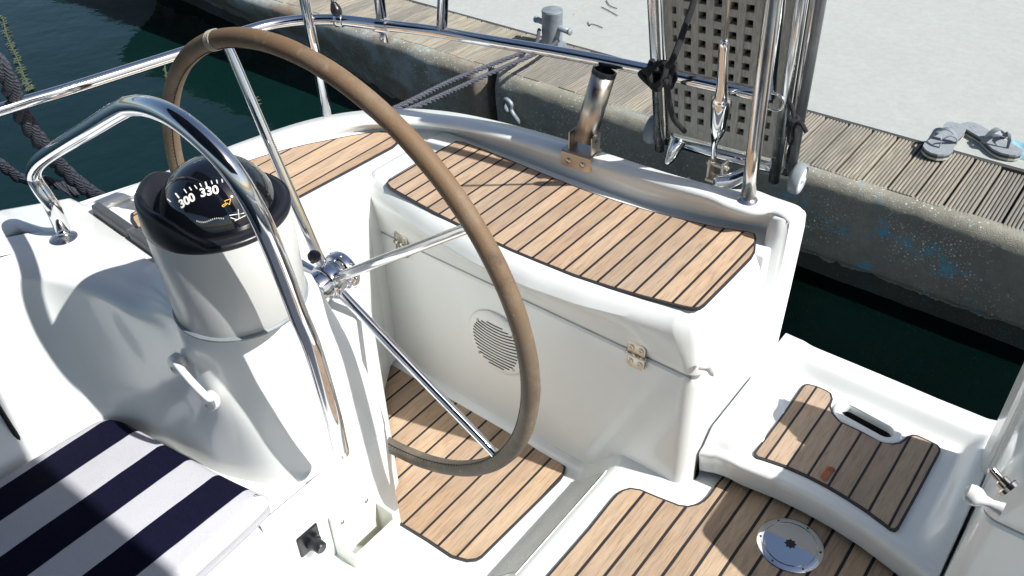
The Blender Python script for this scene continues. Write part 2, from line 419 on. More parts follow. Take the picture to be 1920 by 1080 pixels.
def coam_rows():
    O = [P(*q) for q in outer]; I = [P(*q) for q in innt]; B = [P(*q) for q in innb]
    ctr = Vector((-.7, .4, 0)); rows = [[] for _ in range(11)]
    for o, i, b in zip(O, I, B):
        out = (o-i); out.z = 0; out = out.normalized()
        rows[0].append(Vector((o.x, o.y, -.95))+out*(-.10)); rows[1].append(Vector((o.x, o.y, .1))+out*.01)
        rows[2].append(o+out*.012+Vector((0, 0, -.045))); rows[3].append(o+out*.006+Vector((0, 0, -.014)))
        rows[4].append(o-out*.006); rows[5].append(i+out*.010); rows[6].append(i-out*.001-Vector((0, 0, .006)))
        rows[7].append(i.lerp(b, .3)-out*.002); rows[8].append(i.lerp(b, .7)); rows[9].append(b+out*.004+Vector((0, 0, .004)))
        rows[10].append(b-out*.02-Vector((0, 0, .002)))
    return rows
rows = coam_rows(); E_ = rows[4][-1]
bm = bmesh.new(); rs = [cr(r, 5) for r in rows]; loft_bm(bm, rs)
put('stern_coaming', bm, M_GEL, boat, True)
bm = bmesh.new(); rs = [cr(r, 4) for r in rows]; loft_bm(bm, [r[45:] for r in rs]); mirror_x(bm, XM); put('stern_coaming', bm, M_GEL, boat, True)
# ---- transom gate posts closing the coaming ends
def gate_post():
    bm = bmesh.new()
    pts = [(-.500, 1.424), (-.466, 1.434), (-.458, 1.442), (-.446, 1.484), (-.450, 1.494), (-.462, 1.497), (-.500, 1.497)]
    n = len(pts); zs = [-.7, .0, .2, .45, .610, .636, .643]
    ins = [0.004, 0.003, .002, .000, -.001, .001, .006]
    loft_bm(bm, [[Vector((*inset(pts, i)[k], z)) for k in range(n)] for z, i in zip(zs, ins)], True)
    bm.faces.new([v for v in bm.verts][-n:])
    bmesh.ops.bevel(bm, geom=[e for e in bm.edges if abs(e.verts[0].co.z-e.verts[1].co.z) > .01], offset=.006, segments=2, affect='EDGES')
    return bm
put('transom_post', gate_post(), M_GEL, boat, True)
put('transom_post', mirror_x(gate_post(), XM), M_GEL, boat, True)

# ---- side deck level
deck = [(-.484, 1.47), (-.8, 1.47), (-1.1, 1.47), (-1.38, 1.47), (-1.55, 1.40), (-1.66, 1.28), (-1.70, 1.10), (-1.74, .90), (-1.80, .68), (-1.88, .36), (-1.93, -.45), (-1.64, -.45), (-1.64, .40), (-1.52, .56), (-1.2, .60), (-1.05, .62), (-.99, .70), (-.995, .76), (-1.03, .83), (-1.14, .92), (-1.265, 1.02), (-1.32, 1.10), (-1.345, 1.19), (-1.36, 1.36), (-.9, 1.375), (-.484, 1.39)]
bm = bmesh.new(); poly_prism_bm(bm, deck, ZD-.55, ZD, .008, 3); put('side_deck', bm, M_GEL, boat, False)
# right-hand mirrored deck strip behind the locker
bm = bmesh.new(); poly_prism_bm(bm, [(2*XM-x, y) for x, y in [(-.47, 1.50), (-1.3, 1.50), (-1.5, 1.45), (-1.5, -.4), (-1.36, -.4), (-1.36, 1.36), (-.9, 1.375), (-.47, 1.39)]], ZD-.55, ZD, .008, 2); put('side_deck', bm, M_GEL, boat, False)

T_DECK = teak('teak_side_deck', .0535, -1.367, .005, (.50, .36, .245), -.0+.011, .1)
dk = [(459, 305), (514, 287), (574, 272), (655, 256), (686, 251), (721, 248), (738, 249), (748, 258), (746, 270), (737, 278), (640, 330), (546, 380), (400, 462), (330, 492), (290, 480), (262, 440), (246, 415), (246, 402), (270, 389), (360, 345)]
teak_panel('teak_deck_panel', [P(a, b, ZD+.001) for a, b in dk], ZD+.001, T_DECK, boat, .007)

# ---- helm seat lockers (left one in view, right one its mirror)
yb = [(-1.56, 1.150), (-1.40, 1.140), (-1.2, 1.137), (-.8, 1.137), (-.4, 1.139)]
yt = [(-1.45, 1.125), (-1.36, 1.125), (-1.29, 1.112), (-1.135, 1.080), (-.965, 1.057), (-.828, 1.057), (-.711, 1.072), (-.611, 1.098), (-.54, 1.122), (-.5, 1.131)]
def locker_outline(tab, x0, x1, yback, rc, d=0.0, n=40, skew=0):
    """front curve from x0 to x1, rounded corners, straight back"""
    pts = [(x0, yback+skew)]
    pts += [(x0, interp(tab, x0)+rc*1.0)]
    for k in range(1, 6):
        a = math.pi+math.pi/2*k/6; pts.append((x0+rc+rc*math.cos(a), interp(tab, x0)+rc+rc*math.sin(a)))
    xs = [x0+rc+(x1-x0-2*rc)*k/n for k in range(n+1)]; xs = [xs[0], xs[0]+.004]+xs[1:-1]+[xs[-1]-.004, xs[-1]]
    for x in xs: pts.append((x, interp(tab, x)))
    for k in range(1, 6):
        a = -math.pi/2+math.pi/2*k/6; pts.append((x1-rc+rc*math.cos(a), interp(tab, x1)+rc+rc*math.sin(a)))
    pts += [(x1, interp(tab, x1)+rc), (x1, interp(tab, x1)+rc+.004), (x1, yback-.005), (x1-.005, yback)]
    return [Vector(p) for p in pts]
def mixo(a, b, t): return [p.lerp(q, t) for p, q in zip(a, b)]
def loft_outlines(outs, zs, cap=True, smooth_ang=None):
    o2, z2 = [], []
    for k in range(len(zs)-1):
        m = max(1, int((zs[k+1]-zs[k])/.02))
        for q in range(m): o2.append(mixo(outs[k], outs[k+1], q/m)); z2.append(zs[k]+(zs[k+1]-zs[k])*q/m)
    outs, zs = o2+[outs[-1]], z2+[zs[-1]]
    bm = bmesh.new(); rows = [[Vector((p[0], p[1], z)) for p in o] for o, z in zip(outs, zs)]
    V_ = loft_bm(bm, rows, True)
    if cap: bm.faces.new(V_[-1]); bm.faces.new(V_[0][::-1])
    bmesh.ops.recalc_face_normals(bm, faces=bm.faces); split_sharp(bm, 28)
    return bm
def locker_base_bm():
    o1 = locker_outline(yb, -1.56, -.478, 1.44, .028); o0 = locker_outline(yb, -1.56, -.472, 1.44, .028)
    zs = [-.02, .02, .06, .2, .3, .420, .4255]
    f = [o0, o0, [Vector((p.x, p.y)) for p in o0], mixo(o0, o1, .4), mixo(o0, o1, .7), o1, inset(o1, .003)]
    return loft_outlines(f, zs)
def locker_lid_bm():
    A = []; zs = []
    for t, z, ins in [(0, .4300, .004), (0, .4335, .001), (.07, .445, 0), (.22, .468, 0), (.45, .492, 0), (.68, .514, 0), (.88, .533, .000), (1.0, .547, .003), (1.0, .558, .008), (1.0, .568, .015), (1.0, .5755, .024), (1.0, .580, .034), (1.0, .581, .042)]:
        tb = [(a, b+ins) for a, b in yb]; tt = [(a, b+ins) for a, b in yt]
        ob = locker_outline(tb, -1.40+ins, -.476-ins, 1.405, max(.030-ins, .002)); ot = locker_outline(tt, -1.385+ins, -.484-ins, 1.402, max(.050-ins, .006))
        A.append(mixo(ob, ot, t)); zs.append(z)
    return loft_outlines(A, zs)
put('seat_locker', locker_base_bm(), M_GEL2, boat, True)
lid = put('locker_lid', locker_lid_bm(), M_GEL2, boat, True)
put('seat_locker', mirror_x(locker_base_bm(), XM), M_GEL2, boat, True)
lid_r = put('locker_lid', mirror_x(locker_lid_bm(), XM), M_GEL2, boat, True)
# dark seam behind lid joint
bm = bmesh.new(); o = inset(locker_outline(yb, -1.398, -.478, 1.40, .022), .0035); poly_prism_bm(bm, o, .422, .434); put('lid_gasket', bm, plain('gasket_grey', (.30, .31, .30), .6), boat)
T_SEAT = teak('teak_seat', .0367, 0, .0052, (.45, .325, .225), 0.0, .16)
seat_px = [(724, 344), (730, 335), (790, 299), (844, 270), (855, 264), (870, 266), (907, 280), (960, 301), (988, 312.6), (1044, 335), (1099, 357), (1155, 376), (1215, 394), (1277, 410), (1342, 424.5), (1404, 434), (1416, 438), (1418, 446), (1416.5, 470), (1410, 482), (1366, 527), (1322, 571), (1312, 578), (1300, 579), (1278, 575), (1207, 557), (1141, 538), (1077, 517), (1016, 493), (960, 470), (890, 437), (815, 400), (730, 352)]
seat_pts = [P(a, b, .584) for a, b in seat_px]
T_SEAT.node_tree  # seams phased below
sx0 = P(1310, 500, .584).x
teak_panel('teak_seat_panel', seat_pts, .581, T_SEAT, boat, .005)
bm_pts = [(2*XM-p.x, p.y) for p in seat_pts][::-1]
teak_panel('teak_seat_panel', bm_pts, .581, T_SEAT, boat, .005)

# ---- hinges
def hinge(pc, parent):
    c = Vector(pc); t = Vector((1, (interp(yb, c.x+.05)-interp(yb, c.x-.05))/.1, 0)).normalized(); nn = Vector((t.y, -t.x, 0)); up = Vector((0, 0, 1))
    Mx = Matrix(((t.x, up.x, nn.x, c.x), (t.y, up.y, nn.y, c.y), (t.z, up.z, nn.z, c.z), (0, 0, 0, 1)))
    bm = bmesh.new()
    for s in (1, -1):
        b2 = bmesh.new()
        pts = [(-.021, s*.003), (.021, s*.003), (.021, s*.026), (.014, s*.034), (-.014, s*.034), (-.021, s*.026)]
        if s < 0: pts = pts[::-1]
        poly_prism_bm(b2, pts, .0, .004, .0014, 2); join_bm(bm, b2, Mx)
        for sx in (-.011, .011):
            b3 = bmesh.new(); lathe_bm(b3, [(.0068, .003), (.0068, .0044), (.0058, .0052), (.0035, .0052), (.0028, .0040), (.0012, .0038)], (sx, s*.018, 0), (0, 0, 1), 16); join_bm(bm, b3, Mx)
    b4 = bmesh.new(); tube_bm(b4, [(-.024, 0, .003), (-.009, 0, .003)], .0042, 12); tube_bm(b4, [(-.008, 0, .003), (.008, 0, .003)], .0046, 12); tube_bm(b4, [(.009, 0, .003), (.024, 0, .003)], .0042, 12); join_bm(bm, b4, Mx)
    split_sharp(bm, 40); return put('lid_hinge', bm, M_SSB, parent, True, 'keep')
hinge((-1.253, interp(yb, -1.253)-.004, .430), boat)
hinge((-.609, interp(yb, -.609)-.004, .430), boat)

# ---- speaker on the locker front
sc_ = Vector((-.972, interp(yb, -.972)-.001, .267)); st_ = Vector((1, 0, 0)).normalized(); sn_ = Vector((st_.y, -st_.x, 0))
SM = Matrix(((st_.x, 0, sn_.x, sc_.x), (st_.y, 0, sn_.y, sc_.y), (0, 1, 0, sc_.z), (0, 0, 0, 1)))
bm = bmesh.new(); b2 = bmesh.new(); lathe_bm(b2, [(.089, 0), (.088, .004), (.082, .0075), (.070, .009), (.03, .0095), (.001, .0095)], (0, 0, 0), (0, 0, 1), 48); join_bm(bm, b2, SM)
spk = put('loudspeaker', bm, M_WPL, boat, True)
bm = bmesh.new()
for k in range(15):
    v = -.062+.124*k/14; half = math.sqrt(max(.0001, .066**2-v*v)); bend = .020*(1-((v+.01)/.066)**2*.3)*(v/.066*.5+.55); pts = []
    for j in range(13):
        u = -half+2*half*j/12; pts.append(SM @ Vector((u, v+bend*((u/.066)**2)*1.0-.004, .0098)))
    tube_bm(bm, pts, .0013, 6)
put('speaker_slots', bm, M_DARK, spk)
for a in (45, 135, 225, 315):
    bm = bmesh.new(); b2 = bmesh.new(); lathe_bm(b2, [(.0038, .007), (.0038, .0098), (.001, .0102)], (.072*math.cos(R_(a)), .072*math.sin(R_(a)), 0), (0, 0, 1), 10); join_bm(bm, b2, SM)
    put('screw', bm, M_SSB, spk, True)

# ---- knobs and catches on locker sides
def knob(c, d, parent, m=M_WPL, s=1.0):
    return lathe('side_knob', [(.007*s, 0), (.006*s, .004*s), (.0045*s, .010*s), (.0052*s, .016*s), (.0088*s, .021*s), (.0098*s, .026*s), (.0088*s, .031*s), (.004*s, .034*s)], c, d, m, parent, 24)
kb = PXp(1313, 687, -.477); knob(kb, (1, 0, .1), boat, s=1.05)
knob(PXp(1880, 956, .033), (-1, 0, .05), boat, s=.95)
lathe('lid_catch', [(.012, 0), (.012, .004), (.006, .006), (.006, .014), (.0075, .016), (.0075, .022), (.002, .024)], PXp(1432, 524, -.492)+Vector((0, -.0, .0)), (1, .2, .3), M_SSW, boat, 18)
lathe('lid_catch', [(.010, 0), (.010, .004), (.0065, .005), (.0065, .011), (.004, .012), (.004, .022), (.0045, .023), (.002, .025)], PXp(1896, 918, .034), (-1, .3, .35), M_SSW, boat, 18)

# ---- cockpit floor: helm well, ramp, passage
def floor_z(x, y):
    # signed distance to well rectangle x<-.735, y>.70
    dx, dy = x+.728, .715-y
    d = math.hypot(max(dx+.04, 0), max(dy+.04, 0))-.04 if (dx > -.04 and dy > -.04) else max(dx, dy)
    z = .098*sstep(.0, .112, d)
    # fillets against the locker front
    fy = interp(yb, x); z += .020*sstep(.045, 0, fy-y)**2 if y < fy+.03 and x < -.46 else 0
    return z
floor = heightfield('cockpit_sole', -1.9, .6, -.35, 1.62, .0125, floor_z, M_GEL, boat)
# ramp non-skid pad
bm = bmesh.new(); pad = []
for (u, v) in [(0, 0), (1, 0), (1, 1), (0, 1)]: pass
def ramp_pt(u, y, h): x = -.728+u*.112; return Vector((x, y, floor_z(x, y)+h))
rowsp = [[ramp_pt(.12+.62*i/14, .78+.315*j/30, .0016) for i in range(15)] for j in range(31)]
loft_bm(bm, rowsp)
def nonskid():
    t = NT('nonskid_pad'); n = t.n('ShaderNodeTexVoronoi'); n.inputs['Scale'].default_value = 420; t.l(t.obj(), n.inputs['Vector'])
    t.set(t.ramp(t.noise(12, 4), [(.3, (.70, .72, .71)), (.7, (.77, .78, .76))]), .65); t.bump(n.outputs['Distance'], .9, .0018); return t.m
M_NS = nonskid()
put('nonskid_pad', bm, M_NS, boat, True)
tube('pad_edge', [ramp_pt(.78, .77, .0010), ramp_pt(.78, .93, .0010), ramp_pt(.78, 1.085, .0010), ramp_pt(.70, 1.10, .001), ramp_pt(.3, 1.10, .001)], .0016, M_GEL, boat, 6)
T_S1 = teak('teak_helm_sole', .0501, 0, .0058, (.44, .315, .215), 0.0, .16)
s1 = [(708, 620), (736, 643), (784, 682), (829, 718), (855, 728), (863, 731), (868, 737), (863, 743), (860, 750), (870, 757), (918, 786), (962, 814), (993, 831), (1023, 851), (1054, 868), (1061, 876), (1058, 889), (1051, 900), (980, 970), (915, 1034), (904, 1045), (893, 1051), (875, 1053), (846, 1045), (800, 1014), (754, 986)]
s1p = [P(a, b, .004) for a, b in s1]+[Vector((-1.1, .757, 0)), Vector((-1.6, .757, 0)), Vector((-1.62, 1.15, 0)), P(658, 644, .004), P(677, 632, .004), P(698, 619, .004)]
teak_panel('teak_sole_panel', s1p, .0025, T_S1, boat, .006)
T_S2 = teak('teak_passage_sole', .0447, 0, .0064, (.44, .32, .22), 0.0, .16)
s2 = [(1025, 1080), (1104, 989), (1143, 940), (1155, 926), (1167, 918), (1181, 914), (1201, 917), (1234, 931), (1273, 946), (1290, 948), (1307, 944), (1318, 938), (1328, 928), (1345, 904), (1365, 882)]
s2p = [P(a, b, .104) for a, b in s2]; a0, a1 = s2p[0], s2p[1]; s2p = [a0+(a0-a1)*3.2]+s2p+[Vector((-.43, 1.30, 0)), Vector((.015, 1.30, 0)), Vector((.02, .2, 0))]
s2p.insert(0, Vector((.02, s2p[0].y, 0))); s2p = s2p[:-1]
teak_panel('teak_passage_panel', s2p, .101, T_S2, boat, .006)
# deck plate
dp = thing_c = Vector((-.234, 1.150, .1045))
hatch = lathe('deck_plate', [(.066, 0), (.0655, .002), (.063, .0036), (.0535, .0042), (.0530, .0022), (.0515, .0022), (.0505, .0046), (.02, .0050), (.0105, .0050)], dp, (0, 0, 1), M_SS, boat, 64)
bm = bmesh.new(); pts = []
for k in range(16):
    a = 2*math.pi*k/16; r = .0125 if k % 2 else .0085; pts.append((dp.x+r*math.cos(a), dp.y+r*math.sin(a)))
poly_prism_bm(bm, pts, dp.z+.0045, dp.z+.0054); put('key_socket', bm, M_BLACK, hatch)
for k in range(6):
    bm = bmesh.new(); a = 2*math.pi*(k+.3)/6; lathe_bm(bm, [(.0022, .0035), (.0022, .0046), (.0005, .0048)], (dp.x+.0585*math.cos(a), dp.y+.0585*math.sin(a), dp.z), (0, 0, 1), 10); put('screw', bm, M_BLACK, hatch, True)

# ---- transom step moulding
lip = [(-.47, 1.185), (-.44, 1.195), (-.40, 1.200), (-.36, 1.205), (-.30, 1.213), (-.24, 1.215), (-.18, 1.212), (-.12, 1.204), (-.06, 1.190), (0, 1.175), (.03, 1.17)]
SLC = P(1625, 793, .2); SL_A = Vector((P(1580, 770, .2)-P(1668, 818, .2)).xy).normalized()
def slot_d(x, y):
    p = Vector((x-SLC.x, y-SLC.y)); u = p.dot(SL_A); v = p.dot(Vector((-SL_A.y, SL_A.x))); u = max(abs(u)-.040, 0); return math.hypot(u, v)
def step_z(x, y):
    L_ = .032*sstep(-.375, -.425, x)*sstep(1.20, 1.24, y)
    for yc in (1.285, 1.385): L_ += .008*math.exp(-((y-yc)/.02)**2)*sstep(-.35, -.39, x)*sstep(-.47, -.42, x)
    Rr = .034*sstep(-.040, .005, x)*sstep(1.20, 1.30, y)
    A_ = .036*sstep(1.515+.006*math.sin(x*9), 1.545, y)
    z = .200+max(.001, (L_**4+Rr**4+A_**4))**.25 if False else .200+(L_**4+Rr**4+A_**4)**.25
    d = slot_d(x, y)
    z += .007*sstep(.038, .031, d)
    z -= .03*sstep(1.592, 1.60, y)+.12*sstep(1.600, 1.612, y)
    return z
def step_pt(x, y):
    # squeeze grid rows to the lip: y in [0,1] param
    return None
bm = bmesh.new(); nx, ny = 150, 130; rowsS = []
for j in range(-8, ny+1):
    row = []
    for i in range(nx+1):
        x = -.466+.486*i/nx; ly = interp(lip, x)
        if j >= 0:
            y = ly+.012+(1.615-ly-.012)*j/ny; z = step_z(x, y)
            z -= .004*sstep(.012, 0, y-ly-.012)
        else:
            t = -j/8; a = t*math.pi/2
            zt = step_z(x, ly+.012)-.004
            y = ly+.012-.012*math.sin(min(1, t*2)*math.pi/2) if t <= .5 else ly+(.020*(t-.5)*2)
            z = zt-.012*(1-math.cos(min(1, t*2)*math.pi/2)) if t <= .5 else zt-.012-.07*(t-.5)*2
        row.append(Vector((x, y, z)))
    rowsS.append(row)
SR = .0195
V_ = loft_bm(bm, rowsS[::-1])
for v in bm.verts:
    p = Vector((v.co.x-SLC.x, v.co.y-SLC.y)); d = slot_d(v.co.x, v.co.y)
    if v.co.z > .15 and abs(d-SR) < .0030:
        an = Vector((-SL_A.y, SL_A.x)); u = max(-.040, min(.040, p.dot(SL_A))); core = SL_A*u; dd = (p-core).normalized(); q = Vector((SLC.x, SLC.y))+core+dd*SR; v.co.x, v.co.y = q.x, q.y
kill = [f for f in bm.faces if f.calc_center_median().z > .15 and slot_d(f.calc_center_median().x, f.calc_center_median().y) < SR-.0004]
bmesh.ops.delete(bm, geom=kill, context='FACES')
an = Vector((-SL_A.y, SL_A.x)); so = []
for k in range(24):
    a = 2*math.pi*k/24; c_, s_ = math.cos(a), math.sin(a); so.append(Vector((SLC.x, SLC.y))+SL_A*((.040 if c_ > 0 else -.040)+SR*c_)+an*SR*s_)
loft_bm(bm, [[Vector((*p, .2075)) for p in inset(so, -.0035)], [Vector((*p, .2065)) for p in inset(so, -.001)], [Vector((*p, .202)) for p in inset(so, .001)], [Vector((*p, .188)) for p in inset(so, .002)]], True)
loft_bm(bm, [[Vector((*p, .188)) for p in inset(so, .002)], [Vector((*p, .150)) for p in inset(so, .002)]], True, 1)
vv = [bm.verts.new((*p, .150)) for p in inset(so, .001)]; f = bm.faces.new(vv); f.material_index = 1
# side skirts
for side in (0, nx):
    ring = [r[side] for r in rowsS[::-1]]
    dx = -.003 if side == 0 else .003
    loft_bm(bm, [ring, [p+Vector((dx, 0, -.004)) for p in ring], [Vector((p.x+dx, p.y, min(p.z-.02, .09))) for p in ring]])
put('transom_step', bm, [M_GEL, M_DARK], boat, True)
T_ST = teak('teak_step', .0432, 0, .0050, (.38, .285, .21), 0.0, .16)
stp = [(1413, 848), (1414, 853), (1419, 858), (1433, 862), (1474, 876), (1515, 894), (1550, 912), (1585, 933), (1622, 957), (1657, 983), (1670, 993), (1680, 995), (1687, 989), (1726, 918), (1764, 847), (1764, 840), (1758, 833), (1742, 825), (1720, 815), (1712, 814), (1701, 817), (1694, 824), (1686, 829), (1673, 831), (1654, 827), (1613, 807), (1575, 789), (1563, 775), (1558, 760), (1562, 748), (1559, 737), (1550, 731), (1531, 723), (1515, 719), (1508, 720), (1502, 726), (1460, 786)]
teak_panel('teak_step_panel', [P(a, b, .205) for a, b in stp], .2015, T_ST, boat, .006)
bm = bmesh.new(); lf = [(1538, 893), (1546, 884), (1550, 874), (1553, 871), (1556, 876), (1563, 878), (1567, 882), (1561, 886), (1556, 889), (1550, 899), (1545, 902)]
vs_ = [bm.verts.new(P(a, b, .2075)+Vector((0, 0, .003*math.sin(k*1.7)))) for k, (a, b) in enumerate(lf)]; bm.faces.new(vs_); bmesh.ops.triangulate(bm, faces=bm.faces); bmesh.ops.solidify(bm, geom=bm.faces, thickness=.0006)
tag(put('dry_leaf', bm, plain('dry_leaf', (.30, .10, .04), .8), None), 'small reddish brown dry leaf on the teak of the stern step', 'leaf')
# ---- forward coaming, console trunk, seat
Z0 = .33
base = [(-1.385, -.45), (-1.385, .0), (-1.388, .25), (-1.372, .385), (-1.30, .448), (-1.20, .468), (-1.10, .485), (-1.00, .535), (-.964, .60), (-.958, .69), (-.957, .748), (-.972, .768), (-1.05, .775), (-1.25, .775)]
m1 = [(-1.43, -.45), (-1.43, .0), (-1.43, .25), (-1.40, .395), (-1.31, .458), (-1.20, .475), (-1.10, .485), (-1.012, .525), (-.972, .595), (-.963, .685), (-.962, .742), (-.985, .765), (-1.06, .772), (-1.25, .772)]
m2 = [(-1.50, -.45), (-1.50, .0), (-1.50, .25), (-1.465, .405), (-1.34, .468), (-1.22, .480), (-1.11, .482), (-1.03, .505), (-.985, .575), (-.972, .665), (-.975, .728), (-1.0, .750), (-1.07, .760), (-1.25, .760)]
m3 = [(-1.60, -.45), (-1.60, .0), (-1.595, .25), (-1.54, .412), (-1.40, .474), (-1.26, .484), (-1.13, .484), (-1.06, .492), (-1.0, .550), (-.988, .645), (-.992, .700), (-1.01, .728), (-1.08, .740), (-1.25, .740)]
m4 = [(-1.615, -.45), (-1.615, .0), (-1.61, .255), (-1.55, .425), (-1.41, .486), (-1.27, .494), (-1.14, .490), (-1.07, .490), (-1.005, .545), (-.992, .635), (-.998, .685), (-1.02, .712), (-1.09, .725), (-1.25, .725)]
m5 = [(-1.66, -.45), (-1.66, .0), (-1.655, .29), (-1.58, .47), (-1.43, .53), (-1.29, .54), (-1.15, .51), (-1.075, .505), (-1.02, .550), (-1.005, .625), (-1.01, .670), (-1.03, .698), (-1.10, .712), (-1.25, .71)]
ctrp = [(-1.70, -.45), (-1.70, .0), (-1.70, .32), (-1.62, .52), (-1.45, .58), (-1.30, .59), (-1.12, .57), (-1.07, .56), (-1.045, .58), (-1.045, .60), (-1.045, .61), (-1.05, .62), (-1.10, .63), (-1.25, .65)]
z4 = [.640]*4+[.642, .65, .672, .688, .698, .700, .698, .690, .675, .655]
z5 = [.655]*4+[.656, .664, .696, .716, .724, .724, .720, .712, .695, .668]
z6 = [.656]*4+[.657, .666, .708, .726, .728, .728, .726, .722, .710, .672]
low = [Vector((*p, Z0-.02)) for p in base]
rw = [low, [Vector((*p, Z0+.004)) for p in base], [Vector((*p, .42)) for p in m1], [Vector((*p, .53)) for p in m2], [Vector((*p, .615)) for p in m3],
      [Vector((*p, z)) for p, z in zip(m4, z4)], [Vector((*p, z)) for p, z in zip(m5, z5)], [Vector((*p, z)) for p, z in zip(ctrp, z6)]]
bm = bmesh.new(); loft_bm(bm, grid_smooth(rw, 6, 5))
# trunk foot below seat level on the aft/inboard side
legp = [(-.9552, .45), (-.9556, .57), (-.9562, .66), (-.957, .745), (-.972, .768), (-1.05, .775), (-1.25, .775)]
legr = [[Vector((p[0]-d, p[1], z)) for p in legp] for z, d in ((-.05, 0), (.1, 0), (.2, 0), (Z0-.03, 0), (Z0-.010, .001), (Z0+.006, .004))]
loft_bm(bm, [cr(r, 6) for r in legr])
console = put('cockpit_console', bm, M_GEL2, boat, True)
bm = bmesh.new(); pl = [(-1.86, -.45), (-1.665, -.45), (-1.665, .31), (-1.59, .50), (-1.43, .555), (-1.29, .565), (-1.12, .575), (-1.12, .668), (-1.34, .640), (-1.52, .640), (-1.70, .632), (-1.775, .52), (-1.84, .2)]
poly_prism_bm(bm, pl[::-1], .56, .6545, .016, 4); put('coaming_top', bm, M_GEL, boat, True)
for f in boat.children[-1].data.polygons: f.use_smooth = abs(f.normal.z) < .98
# seat slab with rounded inboard edge and front panel
bm = bmesh.new(); prof = [(-1.50, Z0), (-.990, Z0), (-.972, Z0-.004), (-.960, Z0-.014), (-.955, Z0-.03), (-.955, .12), (-.955, .095)]
loft_bm(bm, [[Vector((x, y, z)) for x, z in prof] for y in (-.45, .2, .45, .565)])
put('cockpit_seat', bm, M_GEL, boat, True)
for f in boat.children[-1].data.polygons: pass

# ---- pedestal: white cylinder, black compass cover
PC = Vector((-1.042, .580, 0)); PR = .1045
lathe('pedestal_gasket', [(PR+.003, .724), (PR+.004, .728), (PR+.001, .731)], PC, (0, 0, 1), M_RUBG, boat, 64)
lathe('compass_pedestal', [(PR-.002, .728), (PR, .731), (PR+.0035, .86), (PR+.0035, .897)], PC, (0, 0, 1), plain('pedestal_grey_white', (.62, .63, .62), .28, var=.03, sc=6), boat, 72)
# cover: skirt with swooping upper rim (high wings, low front)
ns = 96; rows_c = []
CV = (-.30, -.954)            # direction of the low front cut (towards the crew)
def rim_h(a):
    c = math.cos(a)*-.49+math.sin(a)*-.87
    return .908+.038*sstep(.15, .85, c)
prof = [(PR+.0036, .891, 0), (PR+.0050, .894, 0), (PR+.0052, .904, 0), (PR+.0035, None, -.006), (PR-.001, None, 0), (PR-.006, None, .0005), (PR-.011, None, -.003), (PR-.015, .905, 0), (PR-.020, .903, 0), (PR-.040, .900, 0)]
bm = bmesh.new()
for r, z, dz in prof:
    rows_c.append([Vector((PC.x+r*math.cos(2*math.pi*k/ns), PC.y+r*math.sin(2*math.pi*k/ns), (z if z else rim_h(2*math.pi*k/ns)+dz))) for k in range(ns)])
loft_bm(bm, rows_c, True); put('compass_cover', bm, M_BLACK, boat, True)
DC = Vector((PC.x+.004, PC.y+.003, .896)); DR = .0865
comp = lathe('compass_dome', [(DR, -.003)]+[(DR*math.cos(R_(a)), DR*math.sin(R_(a))) for a in range(0, 90, 5)]+[(.001, DR)], DC, (0, 0, 1), M_DOME, boat, 64)
# figures on the dome, laid on the sphere
def on_dome(az, el, h=.0006): return DC+(DR+h)*Vector((math.cos(el)*math.cos(az), math.cos(el)*math.sin(az), math.sin(el)))
def place_text(s, az, el, size, bm, spin=0):
    b = text_bm(s, size, .0003); nrmv = (on_dome(az, el)-DC).normalized(); east = Vector((-math.sin(az), math.cos(az), 0)); up = nrmv.cross(east)
    q = Matrix.Rotation(spin, 3, nrmv); east, up = q @ east, q @ up
    mp = {}
    for v in b.verts:
        d = DC+nrmv*DR+east*v.co.x+up*v.co.y
        v.co = DC+(d-DC).normalized()*(DR+.0006+v.co.z)
    join_bm(bm, b)
def px_dome(px, py):
    r = ray(px, py).normalized(); w = CAM-DC; b = w.dot(r); c = w.dot(w)-DR*DR; t = -b-math.sqrt(max(0, b*b-c)); p = (CAM+r*t-DC).normalized()
    return math.atan2(p.y, p.x), math.asin(p.z)
bm = bmesh.new()
def text_px(s_, p0, p1, size):
    A, B = on_dome(*px_dome(*p0)), on_dome(*px_dome(*p1)); nn = ((A+B)/2-DC).normalized(); east = (B-A).normalized(); up = nn.cross(east)
    b = text_bm(s_, size, .0003)
    for v in b.verts:
        d = DC+nn*DR+east*v.co.x+up*v.co.y; v.co = DC+(d-DC).normalized()*(DR+.0006+v.co.z)
    join_bm(bm, b)
text_px('300', (335, 387), (368, 367), .0175); text_px('330', (376, 363), (409, 356), .0175)
for x0, y0, x1, y1, w in [(240, 322, 256, 336, 1), (283, 293, 301, 316, 2), (328, 270, 342, 290, 1), (356, 260, 368, 276, 1), (384, 250, 397, 268, 1), (411, 240, 421, 257, 1), (441, 232, 451, 262, 2), (472, 226, 478, 243, 1), (500, 221, 505, 240, 1), (528, 217, 532, 235, 1), (556, 214, 558, 232, 1), (584, 214, 585, 238, 2)]:
    k_ = lambda u, v: on_dome(*px_dome(u/2.842+230, v/2.842+260))
    tube_bm(bm, [k_(x0, y0), k_(x1, y1)], .0008*w**.5, 5)
fig = put('compass_figures', bm, M_PRINT, comp)
bm = bmesh.new(); ac, ec = px_dome(398, 405)
for k in range(14):
    a = ac-.28+k*.035; tube_bm(bm, [on_dome(a, ec-.08-.02*math.sin(k*.5)), on_dome(a, ec-.055-.02*math.sin(k*.5))], .00045, 4)
for (x0, y0, x1, y1) in [(430, 404, 466, 398), (446, 392, 448, 410), (440, 414, 460, 404), (432, 408, 444, 412)]:
    tube_bm(bm, [on_dome(*px_dome(x0, y0)), on_dome(*px_dome(x1, y1))], .0006, 4)
put('compass_fine_marks', bm, M_PRINT, comp)
bm = bmesh.new()
aw = [(416, 386), (424, 381), (421, 377), (432, 373), (430, 384), (427, 381), (419, 388)]
